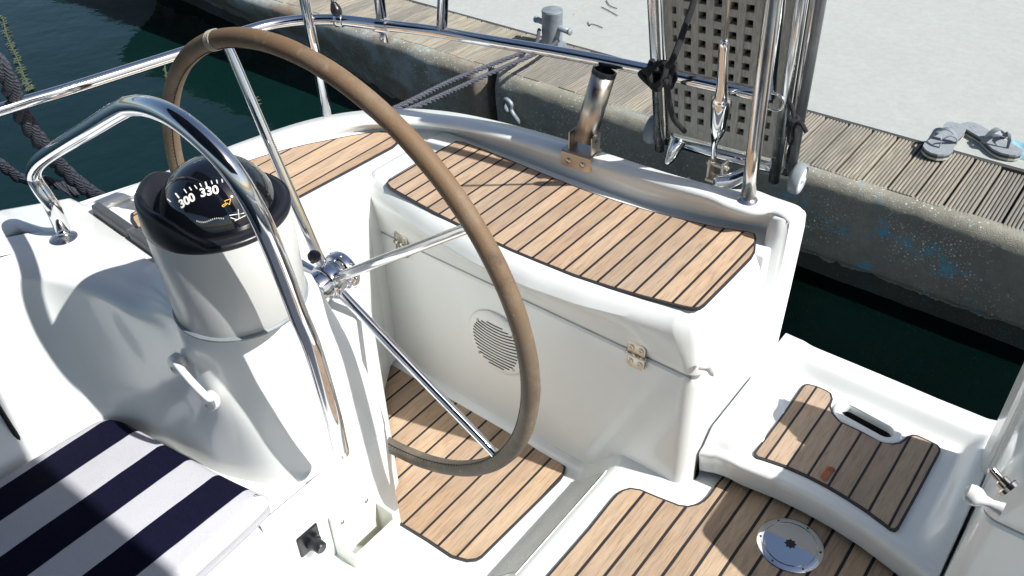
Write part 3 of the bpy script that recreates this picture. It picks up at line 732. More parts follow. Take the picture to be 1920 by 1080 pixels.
for (a, b), (c, d) in zip(aw, aw[1:]+aw[:1]): tube_bm(bm, [on_dome(*px_dome(a, b)), on_dome(*px_dome(c, d))], .0006, 4)
put('lubber_arrow', bm, M_YEL, comp)

# ---- wheel
WC = Vector((-1.066, .787, .632)); WR = .4575; th = .054
wN = Vector((0, math.cos(th), math.sin(th))); wU = Vector((1, 0, 0)); wW = wU.cross(wN)
if wW.z < 0: wW = -wW
def wp(a, r, d=0): return WC+r*(math.cos(a)*wU+math.sin(a)*wW)+wN*d
wheel = None
bm = bmesh.new(); path = [wp(2*math.pi*k/160, WR) for k in range(160)]; RT = .0158
tube_bm(bm, path, [RT*(1+.02*math.sin(k*.9)*math.sin(k*.31)) for k in range(160)], 20, True)
wheel = put('steering_wheel', bm, M_LEA, boat, True)
# seams where the cover is joined, wrapped twine at top
angs = []
def w_ang(px, py):
    r = ray(px, py); t = (WC-CAM).dot(wN)/r.dot(wN); p = CAM+r*t-WC; return math.atan2(p.dot(wW), p.dot(wU))
sp_ang = [w_ang(430, 95), w_ang(885, 425), w_ang(935, 860)]
st5 = 2*math.pi/5
bm = bmesh.new()
for a in sp_ang[1:]:
    for da in (-.045, .045):
        c = wp(a+da*.0, WR); q = [c]
for j in range(3):
    a = sp_ang[0]+.05+j*.014; t = (wp(a+.01, WR)-wp(a-.01, WR)).normalized(); lathe_bm(bm, [(RT+.0004, -.003), (RT+.0018, -.001), (RT+.0018, .001), (RT+.0004, .003)], wp(a, WR), t, 20, False)
put('twine_wrap', bm, plain('twine', (.42, .38, .30), .85), wheel, True)
# stitching along inner side of the rim
bm = bmesh.new()
for k in range(300):
    a = 2*math.pi*k/300; c = wp(a, WR-RT*.86, -RT*.50); rd = (wp(a, 1)-WC).normalized(); tg = wp(a+.01, WR)-wp(a, WR); tg.normalize()
    s = (wN*.86-rd*.5).normalized()
    tube_bm(bm, [c-s*.0028+tg*.001, c+s*.0028-tg*.001], .0006, 4)
tube_bm(bm, [wp(2*math.pi*k/160, WR-RT*.90, -RT*.42) for k in range(160)], .0010, 5, True)
put('rim_stitching', bm, M_DARK, wheel)
HUBD = -.012
for k in range(5):
    a = sp_ang[0]+k*st5 if k not in (3, 4) else None
all_sp = [sp_ang[0], sp_ang[1], sp_ang[2], sp_ang[0]+ (sp_ang[0]-sp_ang[1]), sp_ang[2]-(sp_ang[1]-sp_ang[2])]
for a in all_sp:
    tube('wheel_spoke', [wp(a, .028, HUBD), wp(a, .06, HUBD), wp(a, .25, HUBD*.5), wp(a, WR-.045, 0), wp(a, WR-.008, 0)], [.0095, .0098, .0092, .0085, .0078], M_SS, wheel, 16, sm=4)
hub = lathe('wheel_hub', [(0.0009, -.060), (0.0234, -.059), (0.0297, -.055), (0.0315, -.050), (0.0315, -.034), (0.0288, -.032), (0.0288, -.030), (0.0333, -.028), (0.0351, -.024), (0.0351, -.004), (0.0324, .0), (0.0306, .001), (0.0306, .004), (0.0360, .006), (0.0396, .011), (0.0396, .026), (0.0360, .031), (0.0234, .033), (0.0162, .036), (0.0009, .037)], WC, wN, M_SS, wheel, 48)
for k in range(9):
    bm = bmesh.new(); a = 2*math.pi*k/9; c = WC+wN*(.019)+.0392*(math.cos(a)*wU+math.sin(a)*wW); rd = (math.cos(a)*wU+math.sin(a)*wW); lathe_bm(bm, [(.0036, 0), (.003, .0012), (.001, .0018)], c, rd, 10, True); put('rivet', bm, M_SSB, wheel, True)
tube('wheel_shaft', [WC-wN*.02, PC+Vector((0, .02, WC.z+.006))], .022, M_SSB, boat, 20, sm=1)
lathe('brake_knob', [(.004, 0), (.004, .006), (.010, .008), (.012, .014), (.010, .020), (.003, .022)], PXp(586, 492, -1.03), (.3, .2, .9), M_BLACK, boat, 24)

# ---- guard rail round the pedestal
gp = [P(121, 445, .655), P(116, 428, .668), PYp(97, 385, .535), PYp(70, 345, .53), PYp(63, 325, .53), PYp(72, 305, .528), PYp(100, 283, .527), PYp(170, 240, .522), PYp(222, 208, .518), PYp(250, 198, .515), PYp(290, 203, .512), PYp(340, 228, .510), PYp(400, 280, .512), PYp(445, 335, .517), PYp(490, 415, .528), PYp(530, 510, .543), PYp(560, 590, .553), PYp(585, 650, .560), PYp(610, 730, .570), PYp(628, 795, .580), PYp(640, 848, .590)]
gr = tube('pedestal_guard_rail', gp, .0143, M_SS, boat, 22, sm=6)
lathe('rail_flange', [(.026, 0), (.026, .003), (.020, .006), (.014, .008)], P(120, 448, .655), (0, 0, 1), M_SSW, gr, 32)

# ---- plate handle on the console front
hc = Vector((-1.075, .478, .602)); hx = Vector((.80, .05, -.60)).normalized(); hn = Vector((.10, -1, .05)).normalized(); hy = hn.cross(hx)
HM = Matrix(((hx.x, hy.x, hn.x, hc.x), (hx.y, hy.y, hn.y, hc.y), (hx.z, hy.z, hn.z, hc.z), (0, 0, 0, 1)))
bm = bmesh.new()
for s in (-1, 1):
    b2 = bmesh.new(); pts = [(s*.042+.017*math.cos(a/12*2*math.pi), -.010+.026*math.sin(a/12*2*math.pi)) for a in range(12)]; poly_prism_bm(b2, pts, -.003, .007, .002, 2); join_bm(bm, b2, HM)
    for q in (-.006, .008):
        pass
tube_bm(bm, [HM @ p for p in cr([(-.042, .006, .006), (-.036, .016, .014), (0, .026, .020), (.036, .016, .014), (.042, .006, .006)], 6)], .0064, 12)
hd = put('plate_handle', bm, M_WPL, boat, True)
for s in (-1, 1):
    for q in (-.024, .002):
        bm = bmesh.new(); b2 = bmesh.new(); lathe_bm(b2, [(.0034, .0065), (.0034, .0078), (.001, .0084)], (s*(.043), q-.002, 0), (0, 0, 1), 10); join_bm(bm, b2, HM); put('screw', bm, M_SSB, hd, True)

# ---- pocket and switch on the inboard face
bm = bmesh.new(); X0 = -.955
box_bm(bm, (X0+.005, .6425, .055), (.010, .120, .322), None, .004, 2)
for y in (.587, .698): box_bm(bm, (X0+.030, y, .012), (.056, .008, .245 if y < .6 else .29), None, .003, 2)
box_bm(bm, (X0+.056, .6425, .006), (.008, .119, .256), None, .0035, 2)
box_bm(bm, (X0+.030, .6425, .0), (.054, .108, .008), None, 0)
pocket = put('storage_pocket', bm, M_GRP, boat, False)
for y in (.606, .672):
    bm = bmesh.new(); lathe_bm(bm, [(.0052, .009), (.0052, .0112), (.002, .012)], (X0, y, .185), (1, 0, 0), 14); put('screw', bm, M_SSB, pocket, True)
sw = PXp(578, 1012, X0); bm = bmesh.new(); box_bm(bm, sw+Vector((.002, 0, 0)), (.005, .050, .058), None, .003, 2); socket = put('power_socket', bm, M_BLACK, boat)
lathe('socket_cap', [(.016, 0), (.016, .010), (.013, .012), (.0125, .028), (.010, .031), (.001, .032)], sw+Vector((.004, .004, -.004)), (1, 0, 0), M_BLACK, socket, 28)

# ---- grey bar (track cover) on the deck edge behind the coaming top
bm = bmesh.new()
pa, pb = P(186, 404, .645), P(330, 506, .645)
dv = (pb-pa).normalized(); nv_ = Vector((dv.y, -dv.x, 0)); rot = Matrix((dv, Vector((0, 0, 1)).cross(dv), Vector((0, 0, 1)))).transposed()
for t0, t1 in ((0, .49), (.505, 1)):
    box_bm(bm, pa.lerp(pb, (t0+t1)/2)+Vector((0, .0, .0)), ((pb-pa).length*(t1-t0), .020, .060), rot, .004, 2)
put('instrument_bar', bm, plain('grey_anodised', (.065, .07, .075), .45, .0), boat)
tube('deck_line', [P(262, 428, .60), P(285, 440, .592), P(300, 452, .590), P(330, 470, .59)], .005, plain('beige_line', (.42, .36, .28), .8), boat, 8)
# seam between coaming panels at the left edge of frame
tube('panel_seam', [PXp(-20, 735, -1.437), PXp(0, 768, -1.432), PXp(30, 815, -1.425), PXp(62, 858, -1.41)], .0045, M_DARK, boat, 8)

# ---- rigid bits aft: rod holder, push-pit rails, stanchion
pr = boat
RZ = .845
rail_px = [(-160, 262), (0, 206), (120, 170), (240, 132), (350, 97), (440, 66), (500, 48), (545, 40), (590, 37), (640, 38), (720, 47), (810, 58), (900, 74), (1050, 99), (1200, 128), (1320, 155), (1424, 178)]
rail = tube('pushpit_rail', [P(a, b, RZ) for a, b in rail_px], .0128, M_SS, boat, 20, sm=6)
put_up = [P(a, b, RZ)+Vector((0, 0, .37)) for a, b in rail_px]
tube('pushpit_rail', put_up, .0128, M_SS, boat, 16, sm=5)
sb = P(1402, 376, .648); stt = Vector((-.600, 1.470, 1.45))
post = tube('pushpit_post', [sb, sb.lerp(stt, .3), sb.lerp(stt, .6), stt], .0148, M_SSW, boat, 22, sm=2)
lathe('post_flange', [(.024, 0), (.024, .003), (.018, .006), (.015, .009)], sb, (0, 0, 1), M_SSW, post, 28)
lathe('resin_collar', [(.029, -.012), (.028, .0005), (.024, .001)], sb-Vector((0, 0, .001)), (0, 0, 1), plain('stained_gelcoat', (.55, .48, .36), .5), post, 28)
b2_ = P(614, 218, .60); tube('pushpit_post', [b2_, b2_+Vector((-.004, -.004, .24)), b2_+Vector((-.012, -.012, .75))], .0125, M_SS, boat, 18, sm=1)
# second tube of the stern frame, parallel to the post; small loop on it
tube('pushpit_post', [P(1424, 178, RZ)+Vector((.02, 0, -.0)), P(1424, 178, RZ)+Vector((.0, 0, .3)), P(1424, 178, RZ)+Vector((-.005, 0, .6))], .0125, M_SS, boat, 18, sm=1)
lp = P(1437, 185, RZ); tube('line_eye', [lp+Vector((.0, 0, .014)), lp+Vector((.022, 0, .014)), lp+Vector((.034, 0, .006)), lp+Vector((.034, 0, -.010)), lp+Vector((.022, 0, -.018)), lp+Vector((0, 0, -.018))], .0028, M_SS, boat, 10)
# clamps and uprights meeting the rail
c1 = P(717, 47, RZ); ax = (P(760, 52, RZ)-P(680, 43, RZ)).normalized()
tube('stern_upright', [c1+Vector((0, .0, .02)), c1+Vector((.002, 0, .5))], .0125, M_SS, boat, 18, sm=1)
cl = lathe('rail_clamp', [(.014, -.012), (.018, -.012), (.018, .012), (.014, .012)], c1, ax, M_SS, boat, 24)
bm = bmesh.new(); box_bm(bm, c1+Vector((0, 0, -.026)), (.020, .010, .030), None, .003, 2); lathe_bm(bm, [(.004, 0), (.004, .006), (.001, .007)], c1+Vector((0, -.005, -.028)), (0, -1, 0), 10); put('clamp_lug', bm, M_SS, cl, True)
c2 = P(828, 60, RZ); tube('stern_upright', [c2, c2+Vector((.045, .0, .30)), c2+Vector((.07, 0, .5))], .0125, M_SS, boat, 18, sm=1)
c3 = P(636, 38, RZ); bm = bmesh.new(); lathe_bm(bm, [(.0145, -.010), (.0155, -.008), (.0155, .008), (.0145, .010)], c3, (P(650, 39, RZ)-P(620, 37, RZ)), 24); ck = put('rail_clamp', bm, M_SS, boat, True)
tube('clamp_boot', [c3+Vector((0, 0, .010)), c3+Vector((-.006, 0, .024)), c3+Vector((-.012, 0, .040))], [.010, .013, .007], M_BLACK, ck, 14)
tube('lifeline_wire', [c3+Vector((-.012, 0, .035)), c3+Vector((-.07, .01, .16))], .004, M_SS, ck, 10, sm=1)

# rod holder
rb = P(1085, 268, .650); rh = thing('rod_holder', rb, 'tubular stainless rod holder clamped on the white stern coaming below the rail', 'rod holder')
sadx = (P(1125, 285, .65)-P(1050, 262, .65)).normalized(); sady = Vector((0, 0, 1)).cross(sadx); rotS = Matrix((sadx, sady, Vector((0, 0, 1)))).transposed()
ctr = (P(1060, 262, .652)+P(1128, 286, .652)+P(1120, 300, .652)+P(1056, 282, .652))/4
bm = bmesh.new(); box_bm(bm, ctr+Vector((0, .0, .002)), (.078, .048, .004), rotS, .001, 1)
box_bm(bm, ctr-sady*.024+Vector((0, 0, -.016)), (.078, .004, .036), rotS, .0012, 1)
sbk = put('saddle_bracket', bm, M_SSB, rh)
for s in (-.018, .018):
    bm = bmesh.new(); lathe_bm(bm, [(.0065, 0), (.0065, .002), (.003, .0035)], ctr-sady*.0262+sadx*s+Vector((0, 0, -.018)), -sady, 14); put('screw', bm, M_SSW, sbk, True)
t0 = ctr+Vector((.006, .0, .030)); t1 = P(1135, 133, .800)
t1 = Vector((t0.x+.012, t0.y+.03, .81))
r = ray(1133, 135); 
tt = (t1.y-CAM.y)/r.y; t1 = CAM+r*tt
bm = bmesh.new(); axx = (t1-t0).normalized(); Lh = (t1-t0).length
lathe_bm(bm, [(.0255, 0), (.0255, Lh), (.0225, Lh), (.0220, Lh-.02), (.021, .02)], t0, axx, 36, True); split_sharp(bm, 40); put('holder_tube', bm, M_SSB, rh, True, 'keep')
lathe('holder_lip', [(.0190, Lh-.006), (.0264, Lh-.006), (.0264, Lh+.003), (.0215, Lh+.004), (.0205, Lh-.02)], t0, axx, M_BLACK, rh, 36)
bm = bmesh.new()
for s in (-1, 1): box_bm(bm, t0+sadx*(s*.0285)+Vector((0, 0, -.006)), (.003, .038, .048), rotS, .001, 1)
lathe_bm(bm, [(.007, 0), (.007, .058), (.006, .06)], t0-sadx*.030+Vector((0, 0, .004)), sadx, 14)
put('holder_yoke', bm, M_SSB, rh)

# backstay turnbuckle and chainplate
ty = 1.56
bs = thing_bs = None
B0_ = PYp(1345, 318, ty)
def Tp(x, y):
    r = ray(x, y); t = (B0_.y+.44*(B0_.z-CAM.z))/(r.y+.44*r.z); return CAM+r*t
bm = bmesh.new(); q = [Tp(1338, 300), Tp(1340, 270), Tp(1347, 240), Tp(1350, 215), Tp(1352, 190), Tp(1353, 178), Tp(1355, 150), Tp(1356, 110), Tp(1358, 84), Tp(1359, 74)]
tbn = tube('backstay_turnbuckle', q, [.006, .007, .017, .019, .019, .013, .0105, .0100, .0095, .005], M_SS, boat, 14, sm=4)
tube('backstay_wire', [Tp(1359, 78), Tp(1367, 0), Tp(1377, -120)], .0032, M_SSB, tbn, 8, sm=1)
bm = bmesh.new(); cpl = Tp(1345, 318)
box_bm(bm, cpl+Vector((-.016, 0, .002)), (.006, .026, .046), None, .001, 1); box_bm(bm, cpl+Vector((.016, 0, .002)), (.006, .026, .046), None, .001, 1); box_bm(bm, cpl+Vector((0, 0, -.024)), (.040, .030, .008), None, .001, 1)
lathe_bm(bm, [(.005, 0), (.005, .05), (.002, .052)], cpl+Vector((-.025, 0, .010)), (1, 0, 0), 12)
put('chainplate', bm, M_SSB, tbn)
tube('chainplate_arm', [PYp(1348, 345, 1.54), PYp(1375, 338, 1.54), PYp(1410, 318, 1.56)], [.020, .017, .014], M_SS, tbn, 14, sm=4)
tube('stern_fairlead', [PYp(1272, 262, 1.58), PYp(1266, 275, 1.57), PYp(1258, 292, 1.56), PYp(1250, 306, 1.56)], [.020, .017, .013, .007], M_SS, boat, 14, sm=4)

# canopy over the forward cockpit (shades the forward end of the cushion)
bm = bmesh.new(); cnp = []
for j in range(9):
    y = -2.4+(CAN_Y+2.4)*j/8
    cnp.append([Vector((x, y+.03*(x/1.6)**2*(1 if j == 8 else 0)+CAN_S*(x-.4)*(j/8), 2.16-.16*(x/1.6)**2-.16*(0 if j == 8 else 0))) for x in [-1.9+.38*i for i in range(11)]])
loft_bm(bm, cnp); bmesh.ops.solidify(bm, geom=bm.faces, thickness=.004); put('canopy', bm, plain('canopy_navy', (.03, .04, .07), .9), boat, True)
for sgn in (-1, 1): tube('canopy_hoop', [Vector((sgn*1.9-.0, CAN_Y-.04, 1.93)), Vector((sgn*1.9, CAN_Y-1.2, 1.2)), Vector((sgn*1.9, CAN_Y-1.8, .6))], .0125, M_SS, boat, 12, sm=1)
# ================================================================ cushion
cu_o = P(160, 795, .385)
cush = [P(160, 797, .385), P(219, 778, .385), P(264, 803, .385), P(314, 830, .385), P(358, 855, .385), P(415, 887, .385), P(471, 914, .385), P(512, 922, .385)]
outl = [Vector((-1.392, -.30)), Vector((-.93, -.30)), Vector((-.935, .10)), Vector((-.945, .35)), Vector((-.955, .470)), Vector((-.965, .484))]+[Vector((-1.0, .474)), Vector((-1.07, .462)), Vector((-1.144, .453)), Vector((-1.21, .445)), Vector((-1.28, .436)), Vector((-1.34, .428)), Vector((-1.372, .405)), Vector((-1.378, .35)), Vector((-1.385, .2))]
outl = resample(round_poly(outl, 2, .25), .012)
bm = bmesh.new(); zs = [(.332, .006), (.336, .002), (.345, 0), (.360, 0), (.363, -.0030), (.367, -.0030), (.370, 0), (.377, .002), (.383, .006), (.387, .012), (.389, .018)]
V_ = loft_bm(bm, [[Vector((p.x, p.y, z)) for p in inset(outl, i)] for z, i in zs], True); top = bm.faces.new(V_[-1]); bm.faces.new(V_[0][::-1])
bmesh.ops.triangulate(bm, faces=[f for f in bm.faces if len(f.verts) > 4])
cush_o = put('seat_cushion', bm, cushion_mat(), None, True); tag(cush_o, 'navy and white striped cushion on the cockpit seat below the compass pedestal', 'cushion')

# ================================================================ QUAY
ZQ = -.2
bm = bmesh.new(); poly_prism_bm(bm, [(-14, 3.60), (6, 3.60), (6, 16), (-14, 16)], ZQ-.9, ZQ-.004)
pv = put('quay_pavement', bm, M_PAVE); tag(pv, kind='structure')
# joints cut in the pavement surface
bm = bmesh.new()
ja, jb = P(1105, 18, ZQ), P(1060, 30, ZQ)
tube_bm(bm, [P(1075, 28, ZQ-.004), P(1160, -40, ZQ-.004), P(1400, -220, ZQ-.004)], .004, 5); j = put('pavement_joint', bm, plain('joint_line', (.30, .29, .25), .9), None); tag(j, kind='structure')
# boardwalk
bm = bmesh.new(); y0, y1 = 3.135, 3.578
nb = int(5.4/BP)
for k in range(nb):
    x0 = -4.75+k*BP+random.uniform(-.0015, .0015); wdt = BP-.007; drop = random.uniform(-.004, .002); ya = y0+random.uniform(-.006, .004)
    if abs(x0+.33) < .06: drop -= .012
    nr = 7; prof = []
    for r in range(nr):
        a = x0+wdt*r/nr; w_ = wdt/nr
        prof += [(a+.0012, -.009), (a+.0026, -.001), (a+.0045, .0), (a+w_-.0045, .0), (a+w_-.0026, -.001), (a+w_-.0012, -.009)]
    prof = [(x0, -.03)]+prof+[(x0+wdt, -.03)]
    y_m = 3.60-.0
    loft_bm(bm, [[Vector((x, y, ZQ+z+drop-.002)) for x, z in prof] for y in (ya, ya+.001, y1-.001, y1)])
    for y, s in ((ya, 1), (y1, -1)):
        vv = [bm.verts.new((x, y, ZQ+z+drop-.002)) for x, z in prof]; bm.faces.new(vv if s > 0 else vv[::-1])
bw = put('boardwalk', bm, board_mat()); tag(bw, 'weathered grooved wooden boardwalk strip along the edge of the quay', 'boardwalk')
# wall segments with rounded top
def wall_seg(x0, x1, label, n, xw=0):
    prof = [(3.58, ZQ-.055), (3.16, ZQ-.055), (3.16, ZQ-.012), (3.135, ZQ-.006), (3.105, ZQ-.010), (3.085, ZQ-.025), (3.072, ZQ-.05), (3.068, ZQ-.09), (3.072, ZQ-.2), (3.085, ZQ-.35), (3.10, ZQ-.46), (3.12, ZQ-1.2)]
    prof = cr([(0, a, b) for a, b in prof[2:]], 4); prof = [(0, 3.58, ZQ-.055), (0, 3.165, ZQ-.055)]+[tuple(p) for p in prof]
    rows = []; m = max(2, int((x1-x0)/.03))
    for i in range(m+1):
        x = x0+(x1-x0)*i/m; e = min(x-x0, x1-x); rd = .05*(1-min(1, e/.05))**2
        row = []
        for (_, y, z) in prof:
            d = .010*noise.noise(Vector((x*3, z*5, 2)))+.004*noise.noise(Vector((x*17, z*19, 5)))
            if y > 3.2: d = 0
            bulge = 0
            if xw: bulge = interp([(-6, .42), (-4.4, .26), (-3.9, .16), (-3.4, .05), (-3.0, 0), (-2.6, 0)], x)*sstep(-.22, -.6, z)
            row.append(Vector((x, y+d+rd+bulge, z)))
        rows.append(row)
    bm = bmesh.new(); V_ = loft_bm(bm, rows)
    for k in (0, -1):
        vv = [bm.verts.new(v.co) for v in V_[k]]+[bm.verts.new((V_[k][0].co.x, 3.58, -1.4))]; bm.faces.new(vv)
    o = put(n, bm, M_WALL, None, True); tag(o, label, 'quay wall'); return o
wall_seg(-2.605, .9, 'speckled grey concrete quay wall section with blue paint patches, right of the vertical gap', 'quay_wall')
wall_seg(-6.4, -2.665, 'stained pale and rusty concrete quay wall section, left of the vertical gap', 'quay_wall', 1)
bm = bmesh.new(); box_bm(bm, (-2.635, 3.40, -.75), (.08, .3, 1.0)); g = put('wall_gap', bm, M_DARK); tag(g, kind='structure')
# black edging beam behind boards
bm = bmesh.new(); box_bm(bm, (-2.2, 3.588, ZQ-.03), (6.0, .018, .05)); eb = put('edging_strip', bm, plain('bitumen', (.05, .048, .045), .85)); tag(eb, 'dark edging strip between the boardwalk and the pale pavement', 'edging')
# water
bm = bmesh.new(); bmesh.ops.create_grid(bm, x_segments=2, y_segments=2, size=40); 
for v in bm.verts: v.co.z = -.665
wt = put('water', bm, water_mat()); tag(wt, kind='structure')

# bollard
BB = Vector((-2.550, 3.521, ZQ)); M_GALV = plain('galvanised_grey', (.25, .29, .32), .5, .3, .2, 25, .2)
bo = thing('mooring_bollard', BB, 'grey painted steel bollard with a cross bar standing at the edge of the boardwalk', 'bollard')
lathe('bollard_post', [(.075, 0), (.075, .006), (.056, .008), (.054, .03), (.054, .178), (.056, .182), (.054, .190), (.040, .196), (.001, .198)], BB, (0, 0, 1), M_GALV, bo, 36)
bx = (P(1070, 60, ZQ+.1)-P(998, 33, ZQ+.1)).normalized()
tube('cross_bar', [BB+Vector((0, 0, .108))-bx*.115, BB+Vector((0, 0, .108))+bx*.125], .015, M_GALV, bo, 16, sm=1)
for s in (-.118, .128): lathe('bar_end', [(.0155, -.008), (.0175, -.004), (.0175, .004), (.012, .008)], BB+Vector((0, 0, .108))+bx*s, bx, M_GALV, bo, 16)
# mooring lines
def twisted(name, path, r, m, label, cat, tw=60, group=None, strands=3):
    p = cr(path, 14); bm = bmesh.new(); L = 0; acc = [0]
    for a, b in zip(p, p[1:]): L += (b-a).length; acc.append(L)
    # frames
    ts = [(p[min(i+1, len(p)-1)]-p[max(i-1, 0)]).normalized() for i in range(len(p))]
    nf = max(2, int(L/(r*.9))); pts = []
    for s in range(strands):
        out = []
        nv = Vector((0, 0, 1)); j = 0
        for i in range(nf+1):
            d = L*i/nf
            while j < len(acc)-2 and acc[j+1] < d: j += 1
            f = (d-acc[j])/max(1e-9, acc[j+1]-acc[j]); c = p[j].lerp(p[j+1], f); T = ts[j].lerp(ts[j+1], f).normalized()
            nv = (nv-T*nv.dot(T)).normalized(); bv = T.cross(nv); a = 2*math.pi*s/strands+d*tw
            out.append(c+r*.5*(math.cos(a)*nv+math.sin(a)*bv))
        tube_bm(bm, out, r*.56, 7)
    o = put(name, bm, m, None, True); return tag(o, label, cat, group)
e1 = Vector((-1.62, 1.66, .50)); top = BB+Vector((-.03, -.05, .05))
twisted('mooring_line', [P(700, 222, .45), P(770, 190, .38), P(850, 150, .18), P(930, 118, .02), P(1000, 88, -.10), BB+Vector((-.06, -.03, .08))], .010, M_ROPEG, 'upper dark braided mooring line from the stern to the bollard', 'rope', 40)
twisted('mooring_line', [P(712, 226, .42), P(790, 196, .34), P(870, 160, .15), P(950, 124, 0), P(1025, 92, -.12), BB+Vector((.06, -.03, .05))], .010, M_ROPEG, 'lower dark braided mooring line lying beside the upper one near the bollard', 'rope', 40)
twisted('dock_line', [P(-60, 60, 1.0), P(5, 130, .93), P(35, 205, .82), P(75, 265, .72), P(120, 320, .60), P(172, 362, .50), P(190, 372, .40)], .018, M_ROPE, 'thick navy braided rope hanging across the rail at the left edge', 'rope', 45)
twisted('dock_line', [P(-60, 270, .70), P(0, 308, .62), P(40, 335, .55), P(90, 340, .52), P(150, 365, .48)], .013, M_ROPE, 'thinner navy rope sagging over the water below the thick braided rope', 'rope', 45)
twisted('rope_coil', [P(-40, 437, .615), P(10, 425, .617), P(50, 412, .615), P(95, 404, .61)], .014, rope_mat('rope_plum', (.07, .05, .09)), 'plum coloured rope lying along the outside of the hull edge at far left', 'rope', 45)

# ring on the wall
rg = P(957, 196, -.30); c = PYp(960, 205, 3.05)
tube('mooring_ring', [c+Vector((-.03, 0, -.02)), c+Vector((-.045, -.01, .02)), c+Vector((-.02, -.02, .055)), c+Vector((.01, -.02, .04)), c+Vector((.008, -.02, .01)), c+Vector((.03, -.02, -.02)), c+Vector((.045, 0, -.06))], .012, M_GALV, None, 10); tag(bpy.data.objects['mooring_ring'], 'bent grey steel mooring hook on the quay wall behind the coaming', 'hook')

# ================================================================ gangway stowed upright on the stern
GY0, GY1 = 1.73, 1.66
def G(u, h, d=0.0):
    """u across (0 left rail..1 right rail), h along the gangway, d depth (+ away)"""
    bl, br = PYp(1237, 272, GY0), PYp(1452, 330, GY0); tl, tr = PYp(1222, -40, GY1), PYp(1508, -40, GY1-.01)
    a = bl.lerp(br, u); b = tl.lerp(tr, u); L = (b-a).length; dr = (b-a)/L
    p = a+dr*h; p.y += d; return p
gw = thing('boarding_gangway', G(.5, 0), 'folded wooden grating gangway with steel side rails stowed upright at the stern', 'gangway')
GH = .75
for u, d, r, nm in ((0, 0, .0125, 'side_rail'), (1.0, 0, .013, 'side_rail'), (.0, .05, .010, 'side_rail'), (1.03, .05, .012, 'side_rail')):
    tube(nm, [G(u, -.015, d), G(u, GH, d)], r, M_RAIL, gw, 18, sm=1)
tube('side_rail', [G(1.09, .0, .03), G(1.09, GH, .03)], .010, plain('dark_rail', (.20, .21, .22), .35, .5), gw, 14, sm=1)
tube('roller_tube', [G(.04, .012, .015), G(.985, .012, .015)], .0135, M_SS, gw, 20, sm=1)
tube('cross_tube', [G(.02, -.010, .05), G(1.0, -.010, .05)], .010, M_SSW, gw, 16, sm=1)
# grating: slab with square holes made of uprights and offset bars
bm = bmesh.new(); ncol = 8; cw_ = 1.0/(ncol+1.0); u0 = .06; uw = (.94-u0)/ncol; ph = .0345
def gbox(ua, ub, ha, hb, da, db):
    vs_ = [bm.verts.new(G(u, h, d)) for d in (da, db) for h in (ha, hb) for u in (ua, ub)]
    for f in ((0, 1, 3, 2), (4, 6, 7, 5), (0, 4, 5, 1), (2, 3, 7, 6), (0, 2, 6, 4), (1, 5, 7, 3)): bm.faces.new([vs_[i] for i in f])
gbox(u0-.01, u0+uw*.45, .045, GH, .018, .04); gbox(.94-uw*.45, .95, .045, GH, .018, .04)
for c in range(1, ncol): gbox(u0+uw*(c-.24), u0+uw*(c+.24), .045, GH, .018, .04)
nh = int((GH-.06)/ph)
for r in range(nh): gbox(u0+.003, .94-.003, .062+r*ph, .062+r*ph+ph*.50, .0195, .038)
gbox(u0-.01, .95, .035, .062, .019, .039)
put('wooden_grating', bm, grating_mat(), gw)
bm = bmesh.new(); gbox(u0-.01, .95, .05, GH, .052, .070); put('folded_section', bm, plain('dark_wood', (.05, .043, .036), .8), gw)
for u, s in ((-.09, -1), (1.16, 1)):
    c = G(u, .03 if s < 0 else -.002, .02); ax = nrm((1, .05, -.02))*s
    w_ = lathe('roller_wheel', [(.012, -.013), (.030, -.014), (.035, -.011), (.037, -.006), (.037, .006), (.035, .011), (.031, .0125), (.028, .009), (.012, .008)], c, ax, M_RUBG, gw, 32)
    lathe('wheel_disc', [(.027, .006), (.027, .0095), (.012, .010), (.006, .0105), (.006, .016), (.002, .017)], c, ax, M_WPL if s > 0 else M_RUBG, w_, 28)
# rope lashing the gangway
kn = PYp(1243, 142, 1.44)
rl = thing('lashing_rope', kn, 'black cord knotted round the stern rail and holding the gangway', 'rope')
tube('cord', [PYp(1312, -60, 1.55), PYp(1300, 5, 1.52), PYp(1283, 55, 1.49), PYp(1262, 110, 1.44), PYp(1252, 125, 1.42)], .0065, M_ROPEB, rl, 10)
tube('cord', [PYp(1248, 150, 1.41), PYp(1253, 180, 1.44), PYp(1262, 220, 1.52), PYp(1283, 246, 1.66)], .0062, M_ROPEB, rl, 10)
bm = bmesh.new(); random.seed(3)
kc = P(1243, 139, RZ)
rd_ = (P(1270, 146, RZ)-P(1215, 132, RZ)).normalized(); kv = Vector((0, 0, 1)); kw = rd_.cross(kv)
for j in range(4):
    off = (-.028+.016*j)
    tube_bm(bm, [kc+rd_*(off+.006*math.sin(t*2*math.pi/12))+(.0195+.002*(j % 2))*(math.cos(t*2*math.pi/12)*kv+math.sin(t*2*math.pi/12)*kw) for t in range(12)], .0066, 9, True)
kf = kc-kw*.024 if (kw.y > 0) else kc+kw*.024
tube_bm(bm, cr([kf+rd_*-.034+kv*.004, kf+rd_*-.012+kv*.020-Vector((0, .008, 0)), kf+rd_*.014+kv*.016, kf+rd_*.010+kv*-.016-Vector((0, .012, 0)), kf+rd_*-.018+kv*-.014, kf+rd_*-.034+kv*.002-Vector((0, .006, 0))], 7, True), .0066, 9, True)
tube_bm(bm, cr([kf+rd_*.000+kv*.030, kf+rd_*.016+kv*.034, kf+rd_*.020+kv*.008-Vector((0, .014, 0)), kf+rd_*.002+kv*-.008-Vector((0, .014, 0)), kf+rd_*-.012+kv*.012-Vector((0, .012, 0))], 7, True), .0062, 9, True)
put('knot', bm, M_ROPEB, rl, True)
